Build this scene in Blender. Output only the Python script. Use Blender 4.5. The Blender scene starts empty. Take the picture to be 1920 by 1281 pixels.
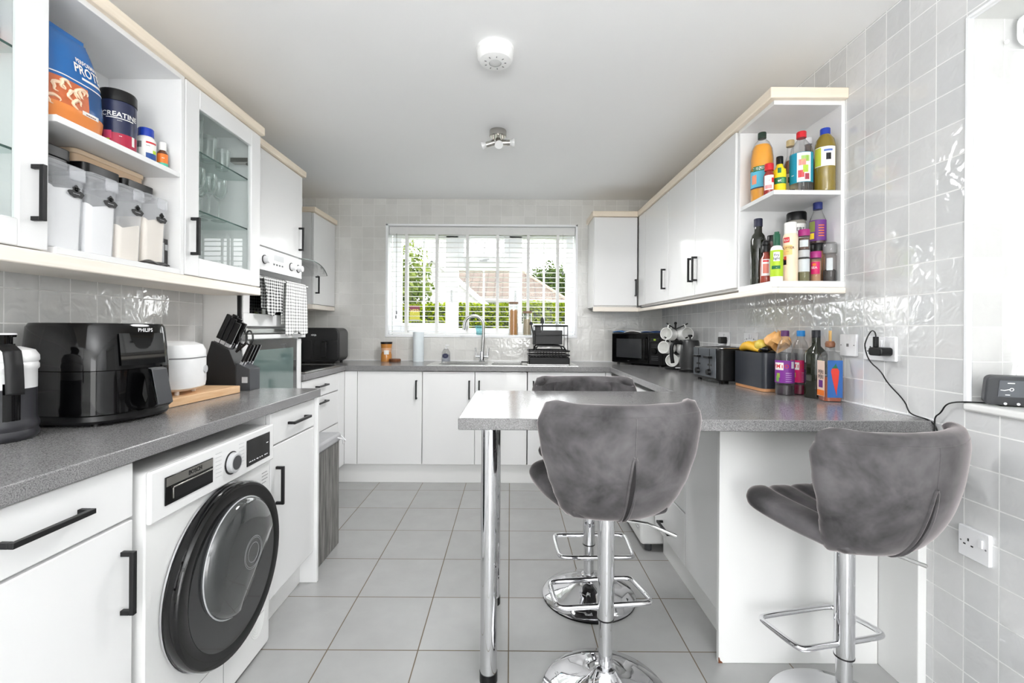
SKY, EXPO, ADDED_DOORWAY, SIDE, WASH, SPOT_FILL = 6.4, 0.43, 0, 0, 90, 46
import bpy, bmesh, math, random
from math import pi, sin, cos, tan, radians as R, sqrt, atan2
from mathutils import Vector, Matrix, noise
random.seed(7)
S = bpy.context.scene
COL = S.collection
H = 1.198            # eye height of the camera (m)
F = 856.0            # focal length in pixels of the 1920 px frame

def P(px, py, d):
    """Point at depth d (metres) seen at a pixel of the 1920x1281 frame."""
    u = (px - 957 + .006 * (py - 618)) / F
    v = (618 - py + .006 * (px - 957)) / F
    return Vector((u * d, d, H + v * d))

# ------------------------------------------------------------------ materials
def C(r, g, b):
    f = lambda c: ((c / 255 + .055) / 1.055) ** 2.4 if c > 10 else c / 255 / 12.92
    return (f(r), f(g), f(b), 1)

def nodes(name):
    m = bpy.data.materials.new(name); m.use_nodes = True
    nt = m.node_tree; nt.nodes.clear()
    out = nt.nodes.new('ShaderNodeOutputMaterial')
    return m, nt, out

def N(nt, t, **kw):
    n = nt.nodes.new(t)
    for k, v in kw.items():
        if k in n.inputs: n.inputs[k].default_value = v
        else: setattr(n, k, v)
    return n

def L(nt, a, b): nt.links.new(a, b)

def mat(name, col, rough=.4, metal=0, var=.04, scale=30, bump=0, bscale=200, sheen=0, coat=0, spec=.5, emit=None, estr=0, aniso=None, trans=0):
    """Principled surface whose colour wanders a little with a noise texture."""
    m, nt, out = nodes(name)
    b = N(nt, 'ShaderNodeBsdfPrincipled')
    b.inputs['Roughness'].default_value = rough
    b.inputs['Metallic'].default_value = metal
    b.inputs['Specular IOR Level'].default_value = spec
    b.inputs['Sheen Weight'].default_value = sheen
    b.inputs['Coat Weight'].default_value = coat
    b.inputs['Coat Roughness'].default_value = .04
    b.inputs['Transmission Weight'].default_value = trans
    tc = N(nt, 'ShaderNodeTexCoord')
    nz = N(nt, 'ShaderNodeTexNoise', Scale=scale, Detail=3)
    L(nt, tc.outputs['Object'], nz.inputs['Vector'])
    mx = N(nt, 'ShaderNodeMix', data_type='RGBA')
    mx.inputs['A'].default_value = tuple(c * (1 - var) for c in col[:3]) + (1,)
    mx.inputs['B'].default_value = tuple(min(1, c * (1 + var)) for c in col[:3]) + (1,)
    L(nt, nz.outputs['Fac'], mx.inputs['Factor'])
    L(nt, mx.outputs['Result'], b.inputs['Base Color'])
    if bump:
        n2 = N(nt, 'ShaderNodeTexNoise', Scale=bscale, Detail=2)
        L(nt, tc.outputs['Object'], n2.inputs['Vector'])
        bp = N(nt, 'ShaderNodeBump', Strength=bump, Distance=.002)
        L(nt, n2.outputs['Fac'], bp.inputs['Height']); L(nt, bp.outputs['Normal'], b.inputs['Normal'])
    if emit:
        b.inputs['Emission Color'].default_value = emit; b.inputs['Emission Strength'].default_value = estr
    L(nt, b.outputs['BSDF'], out.inputs['Surface'])
    return m

def glass(name, tint=(.95, .97, .96, 1), refl=1.0, rough=.0, ior=1.45, haze=0, hazecol=(.8, .8, .8, 1), rim=0, rimcol=(.3, .3, .3, 1)):
    """Thin clear sheet: lets light straight through, mirrors by Fresnel, a little haze."""
    m, nt, out = nodes(name)
    tr = N(nt, 'ShaderNodeBsdfTransparent', Color=tint)
    gl = N(nt, 'ShaderNodeBsdfGlossy', Roughness=rough)
    ge = N(nt, 'ShaderNodeNewGeometry'); dt = N(nt, 'ShaderNodeVectorMath', operation='DOT_PRODUCT')
    L(nt, ge.outputs['Incoming'], dt.inputs[0]); L(nt, ge.outputs['Normal'], dt.inputs[1])
    ab = N(nt, 'ShaderNodeMath', operation='ABSOLUTE'); L(nt, dt.outputs['Value'], ab.inputs[0])
    om = N(nt, 'ShaderNodeMath', operation='SUBTRACT'); om.inputs[0].default_value = 1; L(nt, ab.outputs[0], om.inputs[1])
    pw = N(nt, 'ShaderNodeMath', operation='POWER'); pw.inputs[1].default_value = 5; L(nt, om.outputs[0], pw.inputs[0])
    f0 = ((ior - 1) / (ior + 1)) ** 2
    mu = N(nt, 'ShaderNodeMath', operation='MULTIPLY_ADD'); mu.inputs[1].default_value = (1 - f0) * refl; mu.inputs[2].default_value = f0 * refl
    L(nt, pw.outputs[0], mu.inputs[0])
    mx = N(nt, 'ShaderNodeMixShader')
    L(nt, mu.outputs[0], mx.inputs[0])
    base = tr.outputs[0]
    if haze:
        df = N(nt, 'ShaderNodeBsdfDiffuse', Color=hazecol)
        h = N(nt, 'ShaderNodeMixShader'); h.inputs[0].default_value = haze
        L(nt, tr.outputs[0], h.inputs[1]); L(nt, df.outputs[0], h.inputs[2]); base = h.outputs[0]
    if rim:      # colour painted on edge-on walls: dark for denser plastic, pale for glass highlights
        r3 = N(nt, 'ShaderNodeMath', operation='POWER'); r3.inputs[1].default_value = 2.2; L(nt, om.outputs[0], r3.inputs[0])
        rk = N(nt, 'ShaderNodeMath', operation='MULTIPLY'); rk.inputs[1].default_value = rim; L(nt, r3.outputs[0], rk.inputs[0])
        d2 = N(nt, 'ShaderNodeBsdfDiffuse', Color=rimcol); h2 = N(nt, 'ShaderNodeMixShader')
        L(nt, rk.outputs[0], h2.inputs[0]); L(nt, base, h2.inputs[1]); L(nt, d2.outputs[0], h2.inputs[2]); base = h2.outputs[0]
    L(nt, base, mx.inputs[1]); L(nt, gl.outputs[0], mx.inputs[2]); L(nt, mx.outputs[0], out.inputs['Surface'])
    return m

def tiles(name, axes, pitch, off, grout, gcol, c1, c2, rough, bumpw=0, wave=14, grough=.7, mortar_bump=.4, spec=.5):
    """Square tiles laid in world axes (axes = two letters) with a grout joint and uneven glaze."""
    m, nt, out = nodes(name)
    b = N(nt, 'ShaderNodeBsdfPrincipled'); b.inputs['Specular IOR Level'].default_value = spec
    ge = N(nt, 'ShaderNodeNewGeometry'); sp = N(nt, 'ShaderNodeSeparateXYZ'); L(nt, ge.outputs['Position'], sp.inputs[0])
    cb = N(nt, 'ShaderNodeCombineXYZ')
    for i in range(2):
        a = N(nt, 'ShaderNodeMath', operation='SUBTRACT'); a.inputs[1].default_value = off[i] - 40 * pitch[i]
        d = N(nt, 'ShaderNodeMath', operation='DIVIDE'); d.inputs[1].default_value = pitch[i]
        L(nt, sp.outputs['XYZ'.index(axes[i])], a.inputs[0]); L(nt, a.outputs[0], d.inputs[0]); L(nt, d.outputs[0], cb.inputs[i])
    br = N(nt, 'ShaderNodeTexBrick', offset=0, squash=1)
    br.inputs['Scale'].default_value = 1; br.inputs['Brick Width'].default_value = 1; br.inputs['Row Height'].default_value = 1
    br.inputs['Mortar Size'].default_value = grout / pitch[0] / 2; br.inputs['Mortar Smooth'].default_value = .15
    br.inputs['Color1'].default_value = c1; br.inputs['Color2'].default_value = c2; br.inputs['Mortar'].default_value = gcol
    L(nt, cb.outputs[0], br.inputs['Vector'])
    nz = N(nt, 'ShaderNodeTexNoise', Scale=7, Detail=4, Roughness=.6); L(nt, ge.outputs['Position'], nz.inputs['Vector'])
    mr = N(nt, 'ShaderNodeMapRange'); mr.inputs['From Min'].default_value = .3; mr.inputs['From Max'].default_value = .7
    mr.inputs['To Min'].default_value = .955; mr.inputs['To Max'].default_value = 1.03; L(nt, nz.outputs['Fac'], mr.inputs['Value'])
    mx = N(nt, 'ShaderNodeMix', data_type='RGBA', blend_type='MULTIPLY'); mx.inputs['Factor'].default_value = 1
    L(nt, br.outputs['Color'], mx.inputs['A']); L(nt, mr.outputs['Result'], mx.inputs['B']); L(nt, mx.outputs['Result'], b.inputs['Base Color'])
    ro = N(nt, 'ShaderNodeMapRange'); ro.inputs['To Min'].default_value = rough; ro.inputs['To Max'].default_value = grough
    L(nt, br.outputs['Fac'], ro.inputs['Value']); L(nt, ro.outputs['Result'], b.inputs['Roughness'])
    inv = N(nt, 'ShaderNodeMath', operation='SUBTRACT'); inv.inputs[0].default_value = 1; L(nt, br.outputs['Fac'], inv.inputs[1])
    bp = N(nt, 'ShaderNodeBump', Strength=mortar_bump, Distance=.002); L(nt, inv.outputs[0], bp.inputs['Height'])
    last = bp.outputs['Normal']
    if bumpw:
        n2 = N(nt, 'ShaderNodeTexNoise', Scale=wave, Detail=1.5, Distortion=1.2)
        # each tile gets its own patch of the glaze noise
        fl = N(nt, 'ShaderNodeVectorMath', operation='FLOOR'); L(nt, cb.outputs[0], fl.inputs[0])
        sc = N(nt, 'ShaderNodeVectorMath', operation='MULTIPLY'); sc.inputs[1].default_value = (3.7, 5.3, 1); L(nt, fl.outputs[0], sc.inputs[0])
        ad = N(nt, 'ShaderNodeVectorMath', operation='ADD'); L(nt, ge.outputs['Position'], ad.inputs[0]); L(nt, sc.outputs[0], ad.inputs[1])
        L(nt, ad.outputs[0], n2.inputs['Vector'])
        b2 = N(nt, 'ShaderNodeBump', Strength=bumpw, Distance=.004); L(nt, n2.outputs['Fac'], b2.inputs['Height']); L(nt, last, b2.inputs['Normal'])
        last = b2.outputs['Normal']
    L(nt, last, b.inputs['Normal']); L(nt, b.outputs['BSDF'], out.inputs['Surface'])
    return m

def stone(name):
    """Mid-grey speckled laminate."""
    m, nt, out = nodes(name)
    b = N(nt, 'ShaderNodeBsdfPrincipled'); b.inputs['Roughness'].default_value = .2
    ge = N(nt, 'ShaderNodeNewGeometry')
    n1 = N(nt, 'ShaderNodeTexNoise', Scale=420, Detail=2); n2 = N(nt, 'ShaderNodeTexNoise', Scale=9, Detail=5)
    v = N(nt, 'ShaderNodeTexVoronoi', Scale=260)
    for n in (n1, n2, v): L(nt, ge.outputs['Position'], n.inputs['Vector'])
    r1 = N(nt, 'ShaderNodeValToRGB'); e = r1.color_ramp.elements
    e[0].position = .3; e[0].color = C(98, 97, 98); e[1].position = .7; e[1].color = C(152, 151, 151)
    L(nt, n1.outputs['Fac'], r1.inputs[0])
    r2 = N(nt, 'ShaderNodeValToRGB'); e = r2.color_ramp.elements
    e[0].position = .16; e[0].color = (.2, .2, .21, 1); e[1].position = .27; e[1].color = (1, 1, 1, 1)
    L(nt, v.outputs['Distance'], r2.inputs[0])
    m1 = N(nt, 'ShaderNodeMix', data_type='RGBA', blend_type='MULTIPLY'); m1.inputs['Factor'].default_value = .75
    L(nt, r1.outputs[0], m1.inputs['A']); L(nt, r2.outputs[0], m1.inputs['B'])
    mr = N(nt, 'ShaderNodeMapRange'); mr.inputs['To Min'].default_value = .88; mr.inputs['To Max'].default_value = 1.1; L(nt, n2.outputs['Fac'], mr.inputs[0])
    m2 = N(nt, 'ShaderNodeMix', data_type='RGBA', blend_type='MULTIPLY'); m2.inputs['Factor'].default_value = 1
    L(nt, m1.outputs['Result'], m2.inputs['A']); L(nt, mr.outputs[0], m2.inputs['B']); L(nt, m2.outputs['Result'], b.inputs['Base Color'])
    L(nt, b.outputs['BSDF'], out.inputs['Surface'])
    return m

def gingham(name, f, axes=(1, 2), dark=C(28, 28, 32), thin=.5):
    m, nt, out = nodes(name)
    b = N(nt, 'ShaderNodeBsdfPrincipled', Roughness=.9)
    tc = N(nt, 'ShaderNodeTexCoord'); sp = N(nt, 'ShaderNodeSeparateXYZ'); L(nt, tc.outputs['Object'], sp.inputs[0])
    ws = []
    for a in axes:
        k = N(nt, 'ShaderNodeMath', operation='MULTIPLY'); k.inputs[1].default_value = f; L(nt, sp.outputs[a], k.inputs[0])
        fr = N(nt, 'ShaderNodeMath', operation='FRACT'); L(nt, k.outputs[0], fr.inputs[0])
        g = N(nt, 'ShaderNodeMath', operation='LESS_THAN'); g.inputs[1].default_value = thin; L(nt, fr.outputs[0], g.inputs[0]); ws.append(g)
    ad = N(nt, 'ShaderNodeMath', operation='ADD'); L(nt, ws[0].outputs[0], ad.inputs[0]); L(nt, ws[1].outputs[0], ad.inputs[1])
    hf = N(nt, 'ShaderNodeMath', operation='MULTIPLY'); hf.inputs[1].default_value = .5; L(nt, ad.outputs[0], hf.inputs[0])
    mx = N(nt, 'ShaderNodeMix', data_type='RGBA'); mx.inputs['A'].default_value = C(240, 240, 238); mx.inputs['B'].default_value = dark
    L(nt, hf.outputs[0], mx.inputs['Factor']); L(nt, mx.outputs['Result'], b.inputs['Base Color']); L(nt, b.outputs['BSDF'], out.inputs['Surface'])
    return m

def streaks(name, c1, c2, sc=(40, 40, 3), rough=.6, bump=.3):
    """Grain drawn out along one axis (wood, woven strips)."""
    m, nt, out = nodes(name)
    b = N(nt, 'ShaderNodeBsdfPrincipled', Roughness=rough)
    tc = N(nt, 'ShaderNodeTexCoord'); mp = N(nt, 'ShaderNodeMapping'); mp.inputs['Scale'].default_value = sc
    L(nt, tc.outputs['Object'], mp.inputs[0]); nz = N(nt, 'ShaderNodeTexNoise', Scale=1, Detail=5, Roughness=.65); L(nt, mp.outputs[0], nz.inputs['Vector'])
    r = N(nt, 'ShaderNodeValToRGB'); e = r.color_ramp.elements; e[0].position = .3; e[0].color = c1; e[1].position = .72; e[1].color = c2
    L(nt, nz.outputs['Fac'], r.inputs[0]); L(nt, r.outputs[0], b.inputs['Base Color'])
    bp = N(nt, 'ShaderNodeBump', Strength=bump, Distance=.002); L(nt, nz.outputs['Fac'], bp.inputs['Height']); L(nt, bp.outputs[0], b.inputs['Normal'])
    L(nt, b.outputs['BSDF'], out.inputs['Surface'])
    return m

def velvet(name, dark, light):
    m, nt, out = nodes(name)
    b = N(nt, 'ShaderNodeBsdfPrincipled', Roughness=.75)
    b.inputs['Sheen Weight'].default_value = 1.0; b.inputs['Sheen Roughness'].default_value = .3; b.inputs['Sheen Tint'].default_value = C(235, 225, 225)
    b.inputs['Specular IOR Level'].default_value = .15
    tc = N(nt, 'ShaderNodeTexCoord')
    n1 = N(nt, 'ShaderNodeTexNoise', Scale=7, Detail=4, Roughness=.6, Distortion=.25); L(nt, tc.outputs['Object'], n1.inputs['Vector'])
    r = N(nt, 'ShaderNodeValToRGB'); e = r.color_ramp.elements; e[0].position = .35; e[0].color = dark; e[1].position = .68; e[1].color = light
    L(nt, n1.outputs['Fac'], r.inputs[0]); L(nt, r.outputs[0], b.inputs['Base Color'])
    n2 = N(nt, 'ShaderNodeTexNoise', Scale=700); L(nt, tc.outputs['Object'], n2.inputs['Vector'])
    bp = N(nt, 'ShaderNodeBump', Strength=.15, Distance=.001); L(nt, n2.outputs['Fac'], bp.inputs['Height']); L(nt, bp.outputs[0], b.inputs['Normal'])
    L(nt, b.outputs['BSDF'], out.inputs['Surface'])
    return m

def leaf(name, c1, c2, scale=1.2):
    m, nt, out = nodes(name)
    ge = N(nt, 'ShaderNodeNewGeometry')
    r = N(nt, 'ShaderNodeValToRGB'); e = r.color_ramp.elements; e[0].color = c1; e[1].color = c2
    L(nt, ge.outputs['Random Per Island'], r.inputs[0])
    d = N(nt, 'ShaderNodeBsdfDiffuse'); t = N(nt, 'ShaderNodeBsdfTranslucent')
    L(nt, r.outputs[0], d.inputs['Color']); L(nt, r.outputs[0], t.inputs['Color'])
    mx = N(nt, 'ShaderNodeMixShader'); mx.inputs[0].default_value = .35
    L(nt, d.outputs[0], mx.inputs[1]); L(nt, t.outputs[0], mx.inputs[2]); L(nt, mx.outputs[0], out.inputs['Surface'])
    return m

M = {}
M['white'] = mat('white_gloss', C(234, 234, 234), .1, var=.01, scale=3)
M['white_satin'] = mat('white_satin', C(234, 234, 233), .3, var=.01, scale=3)
M['inner'] = mat('white_melamine', C(231, 231, 231), .4, var=.015)
M['cream'] = streaks('cream_foil', C(238, 228, 215), C(246, 239, 230), (3, 3, 60), .35, .05)
M['tan'] = streaks('tan_foil', C(233, 218, 197), C(242, 230, 212), (3, 3, 60), .35, .05)
M['black'] = mat('matt_black_metal', C(26, 26, 27), .4, var=.1, spec=.3)
M['blackpl'] = mat('black_plastic', C(17, 17, 18), .32, var=.1, spec=.35)
M['blackgloss'] = mat('gloss_black', C(8, 8, 9), .07, var=.1, spec=.4)
M['blackglass'] = mat('black_glass', C(10, 11, 12), .03, var=.05, coat=.5)
M['dgrey'] = mat('dark_grey_plastic', C(62, 63, 66), .35, var=.06)
M['mgrey'] = mat('mid_grey', C(128, 128, 130), .4)
M['lgrey'] = mat('light_grey', C(190, 191, 193), .4)
M['chrome'] = mat('chrome', (.74, .74, .76, 1), .04, 1, var=.01)
M['steel'] = mat('brushed_steel', (.6, .6, .59, 1), .22, 1, var=.05, scale=60)
M['nickel'] = mat('satin_nickel', (.5, .48, .45, 1), .25, 1, var=.05)
M['gold'] = mat('brass', C(190, 150, 80), .25, 1)
M['stone'] = stone('speckled_grey_laminate')
M['plaster'] = mat('ceiling_paint', C(243, 243, 243), .85, var=.008, scale=2, bump=.05)
M['paint'] = mat('wall_paint', C(225, 225, 223), .7, var=.01, scale=2)
M['upvc'] = mat('white_upvc', C(245, 246, 248), .25, var=.005)
M['blindm'] = mat('blind_white', C(244, 244, 243), .45, var=.01)
M['tape'] = mat('tape_fabric', C(240, 240, 238), .85, var=.03)
M['plug'] = mat('socket_white', C(240, 240, 242), .22, var=.005)
M['chinaw'] = mat('white_china', C(244, 244, 242), .12, var=.01, coat=.4)
M['wood'] = streaks('pale_board', C(214, 168, 122), C(238, 205, 166), (60, 4, 60), .5, .05)
M['woodedge'] = streaks('copper_wood', C(176, 122, 80), C(206, 150, 104), (60, 6, 60), .5, .05)
M['darkwood'] = streaks('dark_wood_lid', C(96, 58, 36), C(140, 88, 54), (60, 60, 8), .5, .05)
M['walnut'] = streaks('lid_wood', C(120, 92, 74), C(158, 126, 104), (60, 60, 8), .5, .05)
M['velvet'] = velvet('grey_velvet', C(60, 59, 60), C(104, 101, 103))
M['seam'] = mat('dark_seam', C(34, 31, 32), .8)
M['basket'] = streaks('grey_wood_strips', C(66, 65, 64), C(156, 154, 150), (90, 90, 5), .75, .6)
M['cloth'] = mat('grey_cloth', C(176, 176, 178), .9, var=.06, bump=.3)
M['clear'] = glass('clear_glass', (.97, .985, .98, 1), 1.4, rim=.85, rimcol=C(222, 228, 226))  # pale rim colour paints in the white highlights of the glasses
M['pane'] = glass('window_glass', (.98, .99, .99, 1), .5)
M['green'] = glass('cabinet_glass', (.93, .965, .955, 1), 1.0, ior=1.5)
M['shelfglass'] = glass('shelf_glass', (.92, .96, .95, 1), .6)
M['glassedge'] = mat('glass_edge', C(70, 96, 90), .15)
M['hoodglass'] = glass('hood_glass', (.96, .965, .965, 1), .8, haze=.06)
M['teal'] = glass('teal_glass', (.78, .92, .93, 1), .6, haze=.18, hazecol=C(140, 196, 200))
M['frost'] = glass('frosted_plastic', (.975, .975, .98, 1), .3, .12, haze=.22, hazecol=C(236, 238, 241))
M['clearpl'] = glass('clear_plastic', (.955, .955, .955, 1), 1.0, haze=.04, rim=.6, rimcol=C(120, 120, 122))
M['flour'] = mat('flour', C(240, 240, 240), .95, var=.02)
M['oat'] = mat('oat_flour', C(234, 226, 214), .95, var=.03)
M['red'] = mat('red_plastic', C(206, 34, 44), .35)
M['blue'] = mat('blue_plastic', C(30, 62, 168), .35)
M['paper'] = mat('label_paper', C(238, 237, 233), .6, var=.02)
def pm(name, r, g, b, ro=.5, **k):
    if name not in M: M[name] = mat(name, C(r, g, b), ro, **k)
    return M[name]

# ------------------------------------------------------------------ mesh builder
class MB:
    def __init__(s): s.v = []; s.f = []; s.m = []
    def add(s, vs, fs, mi=0, X=None):
        o = len(s.v)
        s.v += [tuple(X @ Vector(p)) for p in vs] if X is not None else [tuple(p) for p in vs]
        s.f += [tuple(i + o for i in f) for f in fs]; s.m += [mi] * len(fs); return s
    def box(s, x0, x1, y0, y1, z0, z1, mi=0, X=None):
        return s.add([(x, y, z) for x in (x0, x1) for y in (y0, y1) for z in (z0, z1)],
                     [(0, 1, 3, 2), (4, 6, 7, 5), (0, 4, 5, 1), (2, 3, 7, 6), (0, 2, 6, 4), (1, 5, 7, 3)], mi, X)
    def lathe(s, prof, n=24, c=(0, 0, 0), mi=0, X=None, sx=1, sy=1, pw=2, close=False):
        vs, fs, rings = [], [], []
        for r, z in prof:
            if r <= 1e-6: rings.append([len(vs)]); vs.append((c[0], c[1], c[2] + z)); continue
            rg = []
            for k in range(n):
                a = 2 * pi * k / n; ca, sa = cos(a), sin(a)
                if pw != 2:
                    q = (abs(ca) ** pw + abs(sa) ** pw) ** (-1 / pw); ca *= q; sa *= q
                rg.append(len(vs)); vs.append((c[0] + r * sx * ca, c[1] + r * sy * sa, c[2] + z))
            rings.append(rg)
        pairs = list(zip(rings, rings[1:])) + ([(rings[-1], rings[0])] if close else [])
        for a, b in pairs:
            for k in range(n):
                k2 = (k + 1) % n
                if len(a) == 1 and len(b) == 1: continue
                if len(a) == 1: fs.append((a[0], b[k2], b[k]))
                elif len(b) == 1: fs.append((a[k], a[k2], b[0]))
                else: fs.append((a[k], a[k2], b[k2], b[k]))
        return s.add(vs, fs, mi, X)
    def cyl(s, r, z0, z1, n=24, c=(0, 0, 0), mi=0, X=None): return s.lathe([(0, z0), (r, z0), (r, z1), (0, z1)], n, c, mi, X)
    def ball(s, r, c=(0, 0, 0), n=16, mi=0, X=None, sz=1):
        return s.lathe([(r * sin(pi * i / 8), -r * sz * cos(pi * i / 8)) for i in range(9)], n, c, mi, X)
    def tube(s, pts, r, n=10, mi=0, closed=False, cap=True):
        pts = [Vector(p) for p in pts]; q = len(pts); rs = r if isinstance(r, (list, tuple)) else [r] * q
        vs, fs = [], []; up = None
        for i, p in enumerate(pts):
            a = pts[(i - 1) % q] if closed else pts[max(i - 1, 0)]; b = pts[(i + 1) % q] if closed else pts[min(i + 1, q - 1)]
            t = (b - a).normalized()
            if up is None: up = Vector((0, 0, 1)) if abs(t.z) < .9 else Vector((1, 0, 0))
            u = (up - t * up.dot(t)).normalized(); w = t.cross(u); up = u
            for k in range(n):
                g = 2 * pi * k / n; vs.append(p + (u * cos(g) + w * sin(g)) * rs[i])
        for i in range(q if closed else q - 1):
            j = (i + 1) % q
            for k in range(n):
                k2 = (k + 1) % n; fs.append((i * n + k, i * n + k2, j * n + k2, j * n + k))
        if cap and not closed: fs += [tuple(range(n))[::-1], tuple(range((q - 1) * n, q * n))]
        return s.add(vs, fs, mi)
    def prism(s, poly, axis, a, b, mi=0, X=None):
        """poly: 2-D outline in the two other axes (cyclic x->yz, y->xz, z->xy), extruded a..b."""
        def mk(p, t): return {'x': (t, p[0], p[1]), 'y': (p[0], t, p[1]), 'z': (p[0], p[1], t)}[axis]
        n = len(poly); vs = [mk(p, a) for p in poly] + [mk(p, b) for p in poly]
        fs = [tuple(range(n))[::-1], tuple(range(n, 2 * n))] + [(i, (i + 1) % n, n + (i + 1) % n, n + i) for i in range(n)]
        return s.add(vs, fs, mi, X)
    def rbox(s, x0, x1, y0, y1, z0, z1, r, mi=0, axis='z', X=None, n=5):
        d = {'z': (x0, x1, y0, y1, z0, z1), 'x': (y0, y1, z0, z1, x0, x1), 'y': (x0, x1, z0, z1, y0, y1)}[axis]
        return s.prism(rr(d[0], d[1], d[2], d[3], r, n), axis, d[4], d[5], mi, X)
    def grid(s, fn, nu, nv, mi=0, X=None):
        vs = [fn(i / nu, j / nv) for j in range(nv + 1) for i in range(nu + 1)]
        fs = [(j * (nu + 1) + i, j * (nu + 1) + i + 1, (j + 1) * (nu + 1) + i + 1, (j + 1) * (nu + 1) + i) for j in range(nv) for i in range(nu)]
        return s.add(vs, fs, mi, X)
    def band(s, r, z0, z1, a0, a1, c=(0, 0, 0), mi=0, n=14, r2=None):
        r2 = r if r2 is None else r2
        return s.grid(lambda u, v: (c[0] + (r + (r2 - r) * v) * cos(a0 + (a1 - a0) * u), c[1] + (r + (r2 - r) * v) * sin(a0 + (a1 - a0) * u), c[2] + z0 + (z1 - z0) * v), n, 1, mi)
    def text(s, body, size, X, mi=0, bend=None, bold=.0, align='CENTER', shear=0):
        vs, fs = text_mesh(body, size, bold, align, shear)
        if bend: vs = [(bend * sin(x / bend), y, bend * cos(x / bend) - bend + z) for x, y, z in vs]
        return s.add(vs, fs, mi, X)
    def build(s, name, mats, parent=None, bev=0, seg=2, smooth=35, sub=0, world=True, kind=None):
        me = bpy.data.meshes.new(name)
        o = bpy.data.objects.new(name, me); COL.objects.link(o)
        off = Vector((0, 0, 0))
        if parent is not None:
            o.parent = parent
            if world:
                p = parent
                while p is not None: off += p.location; p = p.parent
        me.from_pydata([tuple(Vector(v) - off) for v in s.v], [], s.f)
        mats = mats if isinstance(mats, (list, tuple)) else [mats]
        for m in mats: me.materials.append(M[m] if isinstance(m, str) else m)
        for p, mi in zip(me.polygons, s.m): p.material_index = mi
        bm = bmesh.new(); bm.from_mesh(me); bmesh.ops.recalc_face_normals(bm, faces=bm.faces); bm.to_mesh(me); bm.free()
        if smooth:
            me.polygons.foreach_set('use_smooth', [True] * len(me.polygons)); me.set_sharp_from_angle(angle=R(smooth))
        if bev:
            b = o.modifiers.new('bevel', 'BEVEL'); b.width = bev; b.segments = seg; b.limit_method = 'ANGLE'; b.angle_limit = R(40)
            b.harden_normals = False
        if sub:
            b = o.modifiers.new('subd', 'SUBSURF'); b.levels = sub; b.render_levels = sub
        if kind: o['kind'] = kind
        return o

def rr(x0, x1, y0, y1, r, n=5):
    """Rounded rectangle outline."""
    out = []
    for cx, cy, a0 in ((x1 - r, y1 - r, 0), (x0 + r, y1 - r, pi / 2), (x0 + r, y0 + r, pi), (x1 - r, y0 + r, 3 * pi / 2)):
        for k in range(n + 1):
            a = a0 + pi / 2 * k / n; out.append((cx + r * cos(a), cy + r * sin(a)))
    return out

_tc = {}
def text_mesh(body, size, bold=0, align='CENTER', shear=0):
    key = (body, size, bold, align, shear)
    if key not in _tc:
        cu = bpy.data.curves.new('lettering', 'FONT'); cu.body = body; cu.size = size; cu.align_x = align; cu.align_y = 'CENTER'
        cu.offset = bold * size; cu.resolution_u = 2; cu.shear = shear
        ob = bpy.data.objects.new('lettering', cu); COL.objects.link(ob)
        me = bpy.data.meshes.new_from_object(ob)
        _tc[key] = ([tuple(v.co) for v in me.vertices], [tuple(p.vertices) for p in me.polygons])
        bpy.data.objects.remove(ob); bpy.data.curves.remove(cu); bpy.data.meshes.remove(me)
    return _tc[key]

def frame(o, right, up):
    r = Vector(right).normalized(); u = Vector(up).normalized(); n = r.cross(u)
    m = Matrix((r, u, n)).transposed().to_4x4(); m.translation = Vector(o); return m

def tag(o, label=None, cat=None, group=None, kind=None):
    if label: o['label'] = label
    if cat: o['category'] = cat
    if group: o['group'] = group
    if kind: o['kind'] = kind
    return o

def thing(name, label, cat, loc=(0, 0, 0), rz=0, group=None):
    o = bpy.data.objects.new(name, None); COL.objects.link(o); o.empty_display_size = .05
    o.location = loc; o.rotation_euler = (0, 0, rz)
    return tag(o, label, cat, group)

def copy_tree(o, parent=None, label=None):
    c = o.copy(); COL.objects.link(c); c.parent = parent
    if label: c['label'] = label
    for ch in list(o.children): copy_tree(ch, c)
    return c

def part(name, parent, m, *boxes, bev=.0015, kind=None):
    b = MB()
    for q in boxes: b.box(*q)
    return b.build(name, m, parent, bev=bev, kind=kind)

def handle(parent, c, along, out, Ln=.15, t=.011, proj=.032, name='handle'):
    """Square D-shaped bar handle: along = 'x','y','z'; out = unit vector away from the door."""
    c = Vector(c); a = Vector({'x': (1, 0, 0), 'y': (0, 1, 0), 'z': (0, 0, 1)}[along]); n = Vector(out); b = MB()
    def bx(p, q):
        lo = [min(p[i], q[i]) for i in range(3)]; hi = [max(p[i], q[i]) for i in range(3)]
        b.box(lo[0], hi[0], lo[1], hi[1], lo[2], hi[2])
    s = n.cross(a) * (t / 2)
    bx(c + n * (proj - t) - a * (Ln / 2) - s, c + n * proj + a * (Ln / 2) + s)
    for k in (-1, 1):
        e = c + a * k * Ln / 2
        bx(e - s, e - a * k * t + s + n * (proj - t))
    return b.build(name, 'black', parent, bev=.0012)
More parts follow.
